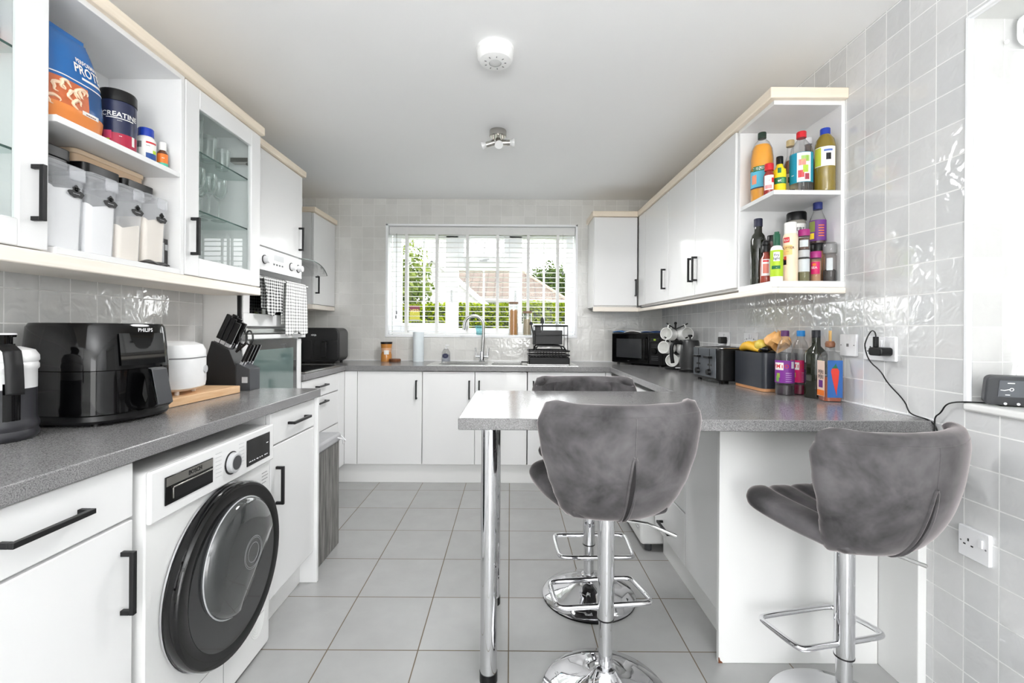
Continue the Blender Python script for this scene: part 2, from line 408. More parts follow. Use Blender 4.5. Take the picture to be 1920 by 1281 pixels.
# ------------------------------------------------------------------ setting
XR, XL, XF, YB, ZC, WT, YR = 1.36, -1.46, -1.87, 4.093, 2.3645, .913, -2.2
W0, W1, WZ0, WZ1 = -1.1217, .5996, 1.145, 2.140          # sink window opening
V0, V1, VZ0, VZ1 = .15, 1.361, .988, 2.133               # side window opening
TC = dict(gcol=C(238, 238, 237), rough=.05, bumpw=.45, wave=19, mortar_bump=.5, spec=1.0)
M['tile_side'] = tiles('glazed_tiles_side', 'YZ', (.098, .1035), (1.463, 1.2194), .004, c1=C(204, 205, 206), c2=C(218, 218, 218), **TC)
M['tile_left'] = tiles('glazed_tiles_left', 'YZ', (.0995, .1035), (1.912, 1.2075), .004, c1=C(208, 209, 208), c2=C(217, 217, 216), **TC)
M['tile_back'] = tiles('glazed_tiles_back', 'XZ', (.1035, .1), (-1.4345, 1.0115), .003, c1=C(213, 212, 208), c2=C(222, 221, 217), **dict(TC, gcol=C(226, 225, 222)))
M['tile_reveal'] = tiles('glazed_tiles_reveal', 'XZ', (.1045, .1035), (1.363, 1.2194 - .006), .004, c1=C(214, 214, 213), c2=C(222, 222, 221), **TC)
M['floor'] = tiles('floor_tiles', 'XY', (.3375, .3375), (0, .0135), .0048, C(104, 92, 76), C(164, 164, 163), C(172, 172, 171), .27, .1, 5, .8, .3)

part('floor', None, 'floor', (-3.2, 3.0, YR - .1, 4.3, -.1, 0), bev=0, kind='structure')
part('ceiling', None, 'plaster', (-3.2, 3.0, YR - .1, 4.3, ZC, ZC + .1), bev=0, kind='structure')
part('wall_back', None, 'tile_back', (-2.1, W0, YB, YB + .22, 0, ZC), (W1, 1.7, YB, YB + .22, 0, ZC), (W0, W1, YB, YB + .22, 0, WZ0 - .02), (W0, W1, YB, YB + .22, WZ1, ZC), bev=0, kind='structure')
wr = part('wall_right', None, 'tile_side', (XR, 1.66, V1 + .006, YB, 0, ZC), (XR, 1.66, YR, V0, 0, ZC), (XR, 1.66, V0, V1 + .006, 0, VZ0 - .022), (XR, 1.66, V0, V1 + .006, VZ1 + .004, ZC), bev=0, kind='structure')
part('reveal_tiles', wr, 'tile_reveal', (XR + .002, 1.66, V1, V1 + .006, VZ0, VZ1), bev=0)
part('reveal_head', wr, 'paint', (XR + .002, 1.66, V0, V1, VZ1, VZ1 + .004), bev=0)
part('wall_left', None, 'tile_left', (XF, XL, YR, 2.165, 0, ZC), bev=0, kind='structure')
part('wall_left_far', None, 'paint', (XF - .12, XF, 2.165, YB, 0, ZC), bev=0, kind='structure')
part('wall_rear', None, 'paint', (-1.6, -.05, YR - .1, YR, 0, ZC), (1.15, 1.5, YR - .1, YR, 0, ZC), (-.05, 1.15, YR - .1, YR, 2.1, ZC), bev=0, kind='structure')  # unseen doorway added behind the camera, sized for the daylight it admits
part('trim_1', None, 'upvc', (W0, W0 + .02, YB - .004, YB + .16, WZ0, WZ1), (W1 - .018, W1, YB - .004, YB + .16, WZ0, WZ1),
     (W0, W1, YB - .004, YB + .16, WZ1 - .016, WZ1), (W0, W1, YB - .006, YB + .16, WZ0 - .02, WZ0), bev=.002, kind='structure')
part('trim_2', None, 'upvc', (XR - .004, XR + .012, V1 - .008, V1 + .008, VZ0, VZ1 + .008), (XR - .004, XR + .012, V0, V1, VZ1 - .006, VZ1 + .01), bev=.004, kind='structure')
part('trim_3', None, 'white_satin', (XR - .012, 1.62, V0, V1, VZ0 - .022, VZ0), bev=.006, kind='structure')
part('trim_4', None, 'white_satin', (1.332, XR, 1.486, 1.652, 0, WT - .039), bev=.002, kind='structure')
part('trim_5', None, 'plug', (XR - .006, XR, 1.462, YB, WT, WT + .006), (XF, XR, YB - .006, YB, WT, WT + .006), bev=.001, kind='structure')

# the window over the sink
Yf = 4.255
w1 = part('window_1', None, 'upvc', (W0 + .02, -1.02, Yf, Yf + .06, WZ0, WZ1 - .016), (.515, W1 - .018, Yf, Yf + .06, WZ0, WZ1 - .016),
          (-.607, -.49, Yf, Yf + .06, WZ0, WZ1 - .016), (-.015, .106, Yf, Yf + .06, WZ0, WZ1 - .016),
          (-1.02, -.607, Yf, Yf + .06, WZ0, 1.254), (.106, .515, Yf, Yf + .06, WZ0, 1.254), (-.49, -.015, Yf, Yf + .06, WZ0, 1.208),
          (-1.02, .515, Yf, Yf + .06, 2.04, WZ1 - .016), (-.49, -.015, Yf, Yf + .06, 1.748, 1.872), bev=.004, kind='structure')
part('sash_frame', w1, 'upvc', (-.49, -.433, Yf - .015, Yf + .05, 1.80, 2.10), (-.062, -.015, Yf - .015, Yf + .05, 1.80, 2.10), (-.433, -.062, Yf - .015, Yf + .05, 1.80, 1.8745), (-.433, -.062, Yf - .015, Yf + .05, 2.036, 2.10), bev=.005)
for x0, x1, z0, z1 in ((-1.02, -.607, 1.254, 2.04), (.106, .515, 1.254, 2.04), (-.49, -.015, 1.208, 1.748), (-.433, -.062, 1.8745, 2.036)):
    p = MB().grid(lambda u, v: (x0 + (x1 - x0) * u, Yf + .03, z0 + (z1 - z0) * v), 1, 1).build('pane', 'pane', w1)
    xm = (x0 + x1) / 2
    part('glazing_bar', p, 'upvc', (xm - .009, xm + .009, Yf + .02, Yf + .04, z0, z1), bev=.002)
for x, sx in ((-.55, 1), (.045, -1)):
    b = MB(); b.box(x - .008, x + .008, Yf - .012, Yf, 1.46, 1.56); b.tube([(x, Yf - .015, 1.54), (x, Yf - .03, 1.53), (x + .01 * sx, Yf - .034, 1.44)], .007, 8)
    b.build('window_handle', 'lgrey', w1)
b = MB(); b.box(-.29, -.22, Yf - .028, Yf - .015, 1.828, 1.838); b.tube([(-.26, Yf - .03, 1.838), (-.20, Yf - .035, 1.848)], .005, 8); b.build('fanlight_stay', 'lgrey', w1)
st = part('window_sticker', None, pm('sticker_maroon', 112, 42, 66), (-.945, -.852, Yf + .025, Yf + .028, 1.36, 1.418), bev=0)
tag(st, 'maroon and lime sticker on the left window pane above the hedge', 'sticker')
part('lower_panel', st, pm('sticker_lime', 184, 178, 66), (-.945, -.852, Yf + .025, Yf + .028, 1.285, 1.36), bev=0)
b = MB(); b.text('VJ22', .042, frame((-.899, Yf + .0245, 1.366), (1, 0, 0), (0, 0, 1)), bold=.02)
b.build('lettering', pm('sticker_ink', 220, 205, 110), st)
b = MB(); b.text('~~~', .05, frame((-.899, Yf + .0245, 1.32), (1, 0, 0), (0, 0, 1)), bold=.02); b.build('scrollwork', pm('sticker_dark', 96, 60, 40), st)
part('sticker_foot', st, pm('sticker_foot', 150, 150, 150), (-.945, -.852, Yf + .025, Yf + .028, 1.275, 1.285), bev=0)

# slatted blind
bl = thing('venetian_blind', 'white wide slatted venetian blind over the sink window', 'blind', (-.261, YB + .062, 2.1))
part('head_rail', bl, pm('rail_white', 226, 226, 224, .4), (W0 + .023, W1 - .02, YB + .035, YB + .095, 2.052, 2.122), bev=.003)
zs = [2.03 - .0447 * i for i in range(20)]
for i, z in enumerate(zs):
    b = MB(); n = 6
    b.grid(lambda u, v: (W0 + .026 + (W1 - W0 - .05) * u, YB + .04 + .05 * v, z + .002 * (1 - (2 * v - 1) ** 2)), 1, n)
    b.grid(lambda u, v: (W0 + .026 + (W1 - W0 - .05) * u, YB + .04 + .05 * v, z - .0014 + .002 * (1 - (2 * v - 1) ** 2)), 1, n)
    b.build('slat', 'blindm', bl)
part('bottom_rail', bl, 'blindm', (W0 + .026, W1 - .024, YB + .04, YB + .09, 1.152, 1.168), bev=.003)
for px in (762.5, 819, 876, 932.4, 989.5, 1044.6):
    x = (px - 957) * .00486
    part('ladder_tape', bl, 'tape', (x - .013, x + .013, YB + .036, YB + .0375, 1.152, 2.06), (x - .013, x + .013, YB + .0925, YB + .094, 1.152, 2.06), bev=0)
for x, z0 in ((.47, 1.72), (-1.03, 1.36), (-1.035, 1.32)):
    b = MB(); b.tube([(x, YB + .03, 2.06), (x, YB + .03, z0)], .0012, 6); b.lathe([(0, -.03), (.006, -.03), (.007, -.01), (.003, 0), (0, 0)], 10, (x, YB + .03, z0))
    b.build('pull_cord', 'mgrey', bl)

# the side window, its blind and sill
w2 = part('window_2', None, 'upvc', (1.58, 1.64, V0, V0 + .06, VZ0, VZ1), (1.58, 1.64, V1 - .06, V1, VZ0, VZ1), (1.58, 1.64, V0, V1, VZ0, VZ0 + .06), (1.58, 1.64, V0, V1, VZ1 - .06, VZ1), (1.58, 1.64, .73, .79, VZ0, VZ1), bev=.004, kind='structure')
for a, c in ((V0 + .06, .73), (.79, V1 - .06)):
    MB().grid(lambda u, v: (1.61, a + (c - a) * u, VZ0 + .06 + (VZ1 - VZ0 - .12) * v), 1, 1).build('pane', 'pane', w2)
rb = thing('roller_blind', 'roller blind on a grey tube at the top of the side window', 'blind', (1.52, .75, 2.07))
b = MB(); b.tube([(1.515, V0 + .02, 2.075), (1.515, V1 - .035, 2.075)], .028, 20); b.build('fabric_roll', pm('roll_grey', 196, 198, 190, .8), rb)
b = MB(); b.rbox(1.478, 1.552, 2.04, 2.128, V1 - .03, V1 - .024, .02, axis='y') if False else b.prism(rr(1.478, 1.552, 2.036, 2.13, .03), 'y', V1 - .031, V1 - .024)
b.build('bracket', 'upvc', rb)
b = MB(); b.box(1.541, 1.542, V0 + .03, V1 - .04, 1.03, 2.07); b.build('dimming_fabric', glass('dimming_fabric', (.26, .26, .26, 1), .1, .5, haze=.6, hazecol=C(235, 235, 232)), rb)  # lowered fabric added out of view to dim the side window
b = MB(); b.ball(.006, (1.462, V1 - .012, 2.058)); b.build('chain_bead', 'plug', rb)

# ------------------------------------------------------------------ outdoors
part('ground', None, mat('lawn', C(92, 100, 70), .95, var=.2, scale=4), (-40, 40, 4.4, 60, -.2, -.1), bev=0, kind='structure')
part('ground', None, mat('paving', C(205, 203, 198), .9, var=.1, scale=6), (-40, 40, -40, YR - .11, -.2, -.02), bev=0, kind='structure')
def leaves(b, pts, size, mi=0):
    for p, nrm in pts:
        a = Vector((random.gauss(0, 1), random.gauss(0, 1), random.gauss(0, 1))) + nrm * 1.2
        a.normalize(); t = a.cross(Vector((random.random(), random.random(), random.random()))).normalized(); w = a.cross(t)
        s = size * random.uniform(.6, 1.2); q = Vector(p)
        b.add([q - t * s, q - w * s * .45, q + t * s, q + w * s * .45], [(0, 1, 2, 3)], mi)
hd = thing('hedge', 'clipped bright green hedge along the garden beyond the sink window', 'hedge', (0, 9.5, -.1))
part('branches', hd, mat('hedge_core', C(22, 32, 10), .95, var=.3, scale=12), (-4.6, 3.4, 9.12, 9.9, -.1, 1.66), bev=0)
b = MB(); pts = []
hz = lambda x: 1.74 + .02 * x + .05 * noise.noise(Vector((x * 1.3, 0, 0)))
for _ in range(15000):
    x = random.uniform(-4.6, 3.4); z = -.1 + (hz(x) + .1) * random.random() ** .6
    pts.append(((x, 9.08 + .07 * noise.noise(Vector((x * 2, 0, z * 2))) - random.uniform(0, .06), z), Vector((0, -1, .5))))
for _ in range(6000):
    x = random.uniform(-4.6, 3.4); pts.append(((x, random.uniform(9.05, 9.9), hz(x) - random.uniform(0, .08)), Vector((0, -.2, 1))))
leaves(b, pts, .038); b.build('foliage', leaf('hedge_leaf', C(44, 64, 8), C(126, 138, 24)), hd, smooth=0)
def tree(label, c, rx, rz, n, size, m, trunk):
    t = thing('leafy_tree', label, 'tree', (c[0], c[1], -.1))
    MB().tube([(c[0], c[1], -.1), (c[0] + .05, c[1], c[2] * .6), (c[0], c[1], c[2] + rz * .5)], [trunk, trunk * .8, trunk * .3], 8).build('trunk', pm('bark', 92, 74, 58, .9), t)
    pts = []
    for _ in range(n):
        d = Vector((random.gauss(0, 1), random.gauss(0, 1), random.gauss(0, 1))).normalized()
        k = random.random() ** .4 * (1 + .35 * noise.noise(d * 2.2 + Vector(c)))
        pts.append(((c[0] + d.x * rx * k, c[1] + d.y * rx * k, c[2] + d.z * rz * k), d))
    b = MB(); leaves(b, pts, size); b.build('crown', m, t, smooth=0)
tree('slim light green tree seen in the left window pane', (-2.42, 10.8, 2.15), .62, 1.1, 1500, .085, leaf('tree_leaf', C(56, 74, 28), C(112, 122, 66)), .05)
tree('dark green rounded tree behind the bungalow roof, right window pane', (2.15, 25, 3.3), 1.5, 1.55, 5200, .13, leaf('dark_leaf', C(26, 42, 14), C(70, 86, 36)), .15)
M['roof'] = tiles('roof_tiles', 'XZ', (.3, .16), (0, 0), .03, C(46, 35, 28), C(76, 62, 50), C(66, 52, 41), .8, .3, 6, .9, .8)
M['render_w'] = pm('white_render', 160, 159, 157, .85)
hs = thing('bungalow', 'bungalow with a tan tiled hipped roof behind the hedge', 'house', (-.3, 18, -.1))
part('house_wall', hs, 'render_w', (-2.6, 1.8, 16.3, 21, -.1, 2.32), bev=0)
b = MB(); e = [(-2.9, 16, 2.28), (2.05, 16, 2.2), (2.05, 22, 2.2), (-2.9, 22, 2.28), (-2.2, 19, 3.66), (.42, 19, 3.66)]
b.add(e, [(0, 1, 5, 4), (1, 2, 5), (2, 3, 4, 5), (3, 0, 4), (0, 3, 2, 1)]); b.build('tiled_roof', 'roof', hs, smooth=0)
b = MB(); b.tube([(-2.9, 15.95, 2.26), (2.05, 15.95, 2.19)], .05, 8); b.build('gutter', 'render_w', hs)
b = MB(); b.tube([e[1], e[5], e[4]], .07, 8); b.build('ridge_tiles', pm('ridge', 120, 104, 90, .8), hs)
gs = thing('gabled_house', 'white rendered gable end of a house between the tree and the bungalow', 'house', (-2.4, 14.5, -.1))
MB().prism([(-3.9, -.1), (-.9, -.1), (-.9, 2.0), (-2.4, 3.3), (-3.9, 2.0)], 'y', 14, 14.9).build('gable_wall', 'render_w', gs, smooth=0)
b = MB()
for sx in (-1, 1):
    b.add([(-2.4, 13.9, 3.42), (-2.4 + sx * 1.68, 13.9, 1.96), (-2.4 + sx * 1.68, 15.2, 1.96), (-2.4, 15.2, 3.42)], [(0, 1, 2, 3)])
b.build('tiled_roof', 'roof', gs, smooth=0)
b = MB()
for sx in (-1, 1): b.tube([(-2.4, 13.88, 3.38), (-2.4 + sx * 1.7, 13.88, 1.9)], .07, 4)
b.build('bargeboard', pm('barge', 246, 246, 246, .6), gs, smooth=0)
# ------------------------------------------------------------------ worktops
tag(part('worktop', None, 'stone', (XL, -.90, .50, 2.172, WT - .038, WT), bev=.003), 'grey speckled worktop over the dryer on the left', 'worktop')
tag(part('worktop', None, 'stone', (XF, -1.263, 2.80, YB - .6, WT - .038, WT), bev=.003), 'grey worktop around the hob beside the oven tower', 'worktop')
SX0, SX1, SY0, SY1 = -.63, .50, 3.575, 4.01      # cut-out for the sink
tag(part('worktop', None, 'stone', (XF, SX0, 3.513, YB, WT - .038, WT), (SX1, .768, 3.513, YB, WT - .038, WT), (SX0, SX1, 3.513, SY0, WT - .038, WT), (SX0, SX1, SY1, YB, WT - .038, WT), bev=0),
    'grey worktop holding the sink under the window', 'worktop')
b = MB(); b.prism([(.768, 2.13), (-.158, 2.13), (-.166, 1.461), (XR, 1.461), (XR, YB), (.768, YB)], 'z', WT - .038, WT)
wt = tag(b.build('worktop', 'stone', None, bev=.003), 'grey worktop of the peninsula breakfast bar running along the right wall', 'worktop')
for y, nm in ((1.56, 'front'), (2.0, 'rear')):
    b = MB(); b.cyl(.029, .03, WT - .045, 32, (-.068, y, 0)); lg = b.build('leg', 'chrome', wt)
    MB().cyl(.0305, 0, .032, 32, (-.068, y, 0)).build('foot', 'blackpl', lg)
    MB().cyl(.045, WT - .046, WT - .038, 32, (-.068, y, 0)).build('flange', 'chrome', lg)

# ------------------------------------------------------------------ base cabinets, near left
t = thing('base_cabinet', 'white base cabinet with drawer and door at the near left, before the dryer', 'cabinet', (-1.19, .82, 0), group=None)
part('carcass', t, 'inner', (XL + .01, -.942, .523, 1.117, .145, WT - .04))
d = part('drawer', t, 'white', (-.94, -.92, .525, 1.116, .736, .868), bev=.0025); handle(d, (-.92, .90, .803), 'y', (1, 0, 0), .165)
d = part('door', t, 'white', (-.94, -.92, .525, 1.116, .15, .729), bev=.0025); handle(d, (-.92, 1.085, .59), 'z', (1, 0, 0), .15)
part('plinth', t, 'white_satin', (-1.0, -.985, .523, 1.117, 0, .145))
t = thing('base_cabinet', 'white narrow base cabinet with drawer and door right of the dryer', 'cabinet', (-1.19, 1.95, 0))
part('carcass', t, 'inner', (XL + .01, -.942, 1.755, 2.145, .145, WT - .04))
d = part('drawer', t, 'white', (-.94, -.92, 1.757, 2.148, .742, .868), bev=.0025); handle(d, (-.92, 1.97, .805), 'y', (1, 0, 0), .16)
d = part('door', t, 'white', (-.94, -.92, 1.757, 2.148, .15, .736), bev=.0025); handle(d, (-.92, 1.80, .578), 'z', (1, 0, 0), .15)
part('end_panel', t, 'white', (XL + .01, -.905, 2.15, 2.168, 0, WT - .04))
part('plinth', t, 'white_satin', (-1.0, -.985, 1.757, 2.149, 0, .145))

# hob run, far left
t = thing('drawer_unit', 'white three-drawer unit under the hob', 'cabinet', (-1.55, 3.1, 0))
part('carcass', t, 'inner', (XF + .01, -1.302, 2.81, 3.52, .145, WT - .04))
for z0, z1, hz_ in ((.742, .868, .812), (.50, .736, .70), (.15, .494, .46)):
    d = part('drawer', t, 'white', (-1.30, -1.28, 2.812, 3.40, z0, z1), bev=.0025); handle(d, (-1.28, 3.08, hz_), 'y', (1, 0, 0), .16)
part('corner_post', t, 'white', (-1.30, -1.28, 3.403, 3.53, .15, .868))
part('plinth', t, 'white_satin', (-1.36, -1.345, 2.812, 3.56, 0, .145))

# back run
t = thing('base_cabinet', 'white single-door base cabinet left of the sink cabinet', 'cabinet', (-.96, 3.8, 0))
part('carcass', t, 'inner', (-1.279, -.68, 3.552, YB - .01, .145, WT - .04))
part('corner_post', t, 'white', (-1.279, -1.183, 3.53, 3.55, .15, .868))
d = part('door', t, 'white', (-1.179, -.682, 3.53, 3.55, .15, .868), bev=.0025); handle(d, (-.722, 3.53, .73), 'z', (0, -1, 0), .145)
t = thing('base_cabinet', 'white double-door base cabinet under the sink', 'cabinet', (-.27, 3.8, 0))
part('carcass', t, 'inner', (-.677, .13, 3.552, YB - .01, .145, .70))
for x0, x1, hx in ((-.676, -.275, -.314), (-.270, .130, -.238)):
    d = part('door', t, 'white', (x0, x1, 3.53, 3.55, .15, .868), bev=.0025); handle(d, (hx, 3.53, .73), 'z', (0, -1, 0), .145)
t = thing('base_cabinet', 'white base cabinet right of the sink, mostly behind the bar stool', 'cabinet', (.45, 3.8, 0))
part('carcass', t, 'inner', (.138, .79, 3.552, YB - .01, .145, WT - .04))
d = part('door', t, 'white', (.137, .735, 3.53, 3.55, .15, .868), bev=.0025); handle(d, (.18, 3.53, .73), 'z', (0, -1, 0), .145)
part('corner_post', t, 'white', (.739, .784, 3.53, 3.55, .15, .868))
tag(part('plinth', None, 'white_satin', (-1.344, .80, 3.562, 3.578, 0, .144)), 'white plinth board along the floor under the sink run', 'plinth')

# right run and peninsula
t = thing('base_cabinet', 'white cabinet carrying the peninsula beside the right bar stool', 'cabinet', (1.06, 1.85, 0))
part('carcass', t, 'inner', (.802, XR - .005, 1.67, 2.03, .12, WT - .04))
part('side_panel', t, 'white', (.782, .80, 1.668, 2.028, .15, WT - .04))
ep = part('end_panel', t, 'white_satin', (.757, 1.330, 1.645, 1.664, 0, WT - .039), bev=.002)
MB().prism([(.7565, .001), (.772, .001), (.769, .006), (.763, .009), (.76, .02), (.7565, .022)], 'y', 1.6435, 1.6449).build('chipped_corner', pm('chip', 112, 66, 40, .9), ep)
part('plinth', t, 'white_satin', (.83, .845, 1.668, 2.46, 0, .145))
t = thing('drawer_unit', 'white drawer unit between the peninsula and the washing machine', 'cabinet', (1.06, 2.25, 0))
part('carcass', t, 'inner', (.802, XR - .005, 2.033, 2.455, .15, WT - .04))
for z0, z1, hz_ in ((.62, .868, .80), (.385, .613, .56), (.15, .378, .225)):
    d = part('drawer', t, 'white', (.782, .80, 2.035, 2.452, z0, z1), bev=.0025); handle(d, (.782, 2.25, hz_), 'y', (-1, 0, 0), .16)
t = thing('washing_machine', 'white front-loading machine sticking out under the right worktop', 'appliance', (1.0, 2.77, 0))
b = MB(); b.prism(rr(.712, 1.31, .035, .845, .02), 'y', 2.475, 3.07); b.build('body', 'white_satin', t, bev=.012, seg=3)
b = MB(); b.lathe([(.0, .03), (.16, .03), (.2, .018), (.215, 0), (0, 0)], 36, X=Matrix.Translation((.712, 2.77, .45)) @ Matrix.Rotation(R(-90), 4, 'Y')); b.build('door', 'lgrey', t)
part('kick_strip', t, 'chrome', (.704, .711, 2.5, 3.05, .115, .123))
for y in (2.5, 3.04):
    for x in (.76, 1.27): MB().cyl(.02, 0, .036, 14, (x, y, 0)).build('foot', 'dgrey', t)

# ------------------------------------------------------------------ wall cabinets
def carcass_y(t, x0, x1, y0, y1, z0, z1, open_front, shelves=(), th=.018, m='inner'):
    """Box lying against a side wall; open_front = x of the open face is x1 if x1 nearer room."""
    part('carcass', t, m, (x0, x1, y0, y0 + th, z0, z1), (x0, x1, y1 - th, y1, z0, z1), (x0, x1, y0 + th, y1 - th, z1 - th, z1),
         (x0, x1, y0 + th, y1 - th, z0, z0 + th), ((x0, x0 + .008) if x1 < 0 else (x1 - .008, x1)) + (y0 + th, y1 - th, z0 + th, z1 - th), bev=.001)
ZL0, ZL1 = 1.39, 2.11
def glass_door(t, x0, x1, y0, y1, z0, z1, fr, hy, hz):
    d = part('door', t, 'white', (x0, x1, y0, y0 + fr, z0, z1), (x0, x1, y1 - fr, y1, z0, z1), (x0, x1, y0 + fr, y1 - fr, z0, z0 + fr - .005), (x0, x1, y0 + fr, y1 - fr, z1 - fr, z1), bev=.003)
    xm = (x0 + x1) / 2
    MB().grid(lambda u, v: (xm, y0 + fr - .005 + (y1 - y0 - 2 * fr + .01) * u, z0 + fr - .01 + (z1 - z0 - 2 * fr + .02) * v), 1, 1).build('glass_panel', 'green', d)
    handle(d, (x1, hy, hz), 'z', (1, 0, 0), .14)
def glass_shelf(t, y0, y1, z, x1=-1.235):
    s = part('glass_shelf', t, 'shelfglass', (XL + .01, x1, y0, y1, z - .006, z), bev=0)
    part('front_edge', s, 'glassedge', (x1, x1 + .001, y0, y1, z - .006, z), bev=0)
t = thing('wall_cabinet', 'white wall cabinet with a glass door at the far left edge', 'cabinet', (-1.33, .93, ZL0))
carcass_y(t, XL, -1.212, .68, 1.174, ZL0, ZL1, 1)
glass_door(t, -1.209, -1.19, .682, 1.1745, ZL0 + .003, ZL1 - .002, .072, 1.135, 1.531)
for z in (1.893, 1.64): glass_shelf(t, .70, 1.15, z)
t = thing('open_shelf_unit', 'white open wall unit holding the protein bag and flour tubs', 'shelf unit', (-1.33, 1.42, ZL0))
part('carcass', t, 'inner', (XL, -1.212, 1.1765, 1.1945, ZL0, ZL1), (XL, -1.19, 1.644, 1.662, ZL0, ZL1), (XL, -1.19, 1.1945, 1.644, ZL1 - .018, ZL1), (XL, -1.19, 1.1945, 1.644, ZL0, ZL0 + .018), (XL, XL + .008, 1.1945, 1.644, ZL0 + .018, ZL1 - .018), bev=.001)
part('shelf', t, 'inner', (XL + .008, -1.192, 1.1945, 1.644, 1.737, 1.755))
t = thing('wall_cabinet', 'white wall cabinet with a glass door showing drinking glasses', 'cabinet', (-1.33, 1.92, ZL0))
carcass_y(t, XL, -1.21, 1.665, 2.168, ZL0, ZL1, 1)
glass_door(t, -1.209, -1.19, 1.667, 2.166, ZL0 + .003, ZL1 - .002, .075, 1.70, 1.538)
for z in (1.896, 1.663): glass_shelf(t, 1.685, 2.148, z)
b = MB(); b.box(-1.30, -1.215, 2.11, 2.148, 1.965, 1.985); b.cyl(.018, 0, .012, 14, X=Matrix.Translation((-1.23, 2.148, 1.975)) @ Matrix.Rotation(R(90), 4, 'X')); b.build('hinge', 'nickel', t)
def strip(name, label, cat, *boxes): return tag(part(name, None, 'tan' if name == 'cornice' else 'cream', *boxes, bev=.004), label, cat)
strip('cornice', 'cream cornice on top of the left wall cabinets', 'cornice', (XL, -1.172, .68, 2.172, ZL1, 2.149))
strip('pelmet', 'cream light pelmet under the left wall cabinets', 'pelmet', (XL + .04, -1.188, .68, 2.172, 1.352, ZL0))

# right-hand run
ZR0, ZR1 = 1.39, 2.14
t = thing('wall_cabinet', 'white double-door wall cabinet next to the open bottle shelves', 'cabinet', (1.21, 2.61, ZR0))
carcass_y(t, 1.082, XR, 2.158, 3.076, ZR0, ZR1, 1)
for y0, y1, hy in ((2.16, 2.628, 2.60), (2.632, 3.074, 2.66)):
    d = part('door', t, 'white', (1.06, 1.08, y0, y1, ZR0 + .012, ZR1 - .003), bev=.0025); handle(d, (1.06, hy, 1.55), 'z', (-1, 0, 0), .14)
t = thing('wall_cabinet', 'white single-door wall cabinet near the back right corner', 'cabinet', (1.21, 3.4, ZR0))
carcass_y(t, 1.082, XR, 3.078, 3.775, ZR0, ZR1, 1)
d = part('door', t, 'white', (1.06, 1.08, 3.08, 3.60, ZR0 + .012, ZR1 - .003), bev=.0025); handle(d, (1.06, 3.13, 1.55), 'z', (-1, 0, 0), .14)
part('corner_post', t, 'white', (1.06, 1.08, 3.603, 3.79, ZR0 + .012, ZR1 - .003))
t = thing('wall_cabinet', 'white wall cabinet on the back wall right of the window', 'cabinet', (.87, 3.95, ZR0))
part('carcass', t, 'white', (.69, 1.056, 3.815, YB, ZR0, ZR1))
d = part('door', t, 'white', (.692, 1.052, 3.795, 3.813, ZR0 + .012, ZR1 - .003), bev=.0025); handle(d, (1.035, 3.795, 1.55), 'z', (0, -1, 0), .14)
t = thing('open_shelf_unit', 'white open end unit holding bottles and spices', 'shelf unit', (1.2, 2.0, ZR0))
part('carcass', t, 'inner', (1.07, XR, 2.136, 2.154, ZR0, ZR1), (1.345, XR, 1.862, 2.136, ZR0, ZR1), (1.07, 1.345, 1.862, 2.136, ZR1 - .018, ZR1), (1.066, XR, 1.858, 2.136, ZR0 - .012, ZR0 + .013), bev=.001)
part('shelf', t, 'inner', (1.072, 1.345, 1.864, 2.136, 1.757, 1.775), bev=.001)
strip('cornice', 'cream cornice on top of the right wall cabinets', 'cornice', (1.045, XR, 1.84, 3.775, ZR1, 2.184), (.675, XR, 3.775, YB, ZR1, 2.184))
strip('pelmet', 'cream light pelmet under the right wall cabinets', 'pelmet', (1.058, 1.085, 1.85, 3.80, 1.352, ZR0 - .013), (1.085, XR, 1.85, 1.88, 1.352, ZR0 - .013), (.69, 1.085, 3.80, 3.83, 1.352, ZR0 - .001))

# back left wall cabinet
t = thing('wall_cabinet', 'white wall cabinet in the back left corner past the hood', 'cabinet', (-1.72, 3.86, ZR0))
part('carcass', t, 'white', (XF, -1.594, 3.64, YB, ZR0, 2.125))
d = part('door', t, 'white', (-1.592, -1.572, 3.643, 4.08, ZR0 + .003, 2.122), bev=.0025); handle(d, (-1.572, 3.68, 1.548), 'z', (1, 0, 0), .14)
strip('cornice', 'cream cornice on the back left wall cabinet', 'cornice', (XF, -1.555, 3.625, YB, 2.125, 2.165))
strip('pelmet', 'cream pelmet under the back left wall cabinet', 'pelmet', (XF, -1.575, 3.64, YB, 1.352, ZR0))

# ------------------------------------------------------------------ oven tower
t = thing('oven_tower', 'white tall housing with two built-in ovens on the left', 'oven', (-1.58, 2.48, 0))
part('carcass', t, 'white_satin', (XF, -1.302, 2.172, 2.80, 0, 2.125))
d = part('door', t, 'white', (-1.30, -1.28, 2.175, 2.798, 1.625, 2.122), bev=.0025); handle(d, (-1.28, 2.755, 1.735), 'z', (1, 0, 0), .14)
part('plinth', t, 'white_satin', (-1.301, -1.29, 2.175, 2.798, 0, .145))
part('lower_door', t, 'white', (-1.30, -1.28, 2.175, 2.798, .15, .55), bev=.0025)
part('edge_strip', t, 'black', (-1.301, -1.284, 2.172, 2.182, .75, 1.62))
o = part('upper_oven', t, 'white', (-1.30, -1.279, 2.185, 2.795, 1.498, 1.618), bev=.003)
part('vent_slot', o, 'blackpl', (-1.30, -1.284, 2.19, 2.79, 1.472, 1.498), bev=0)
X90 = lambda x, y, z: Matrix.Translation((x, y, z)) @ Matrix.Rotation(R(90), 4, 'Y')
for y in (2.25, 2.37, 2.66, 2.745):
    b = MB(); b.lathe([(0, .028), (.017, .028), (.02, .0), (0, 0)], 18, X=X90(-1.279, y, 1.555)); b.build('knob', 'plug', o)
    b = MB(); b.lathe([(0, .003), (.024, .003), (.024, 0), (0, 0)], 18, X=X90(-1.279, y, 1.555)); b.build('knob_ring', 'black', o)
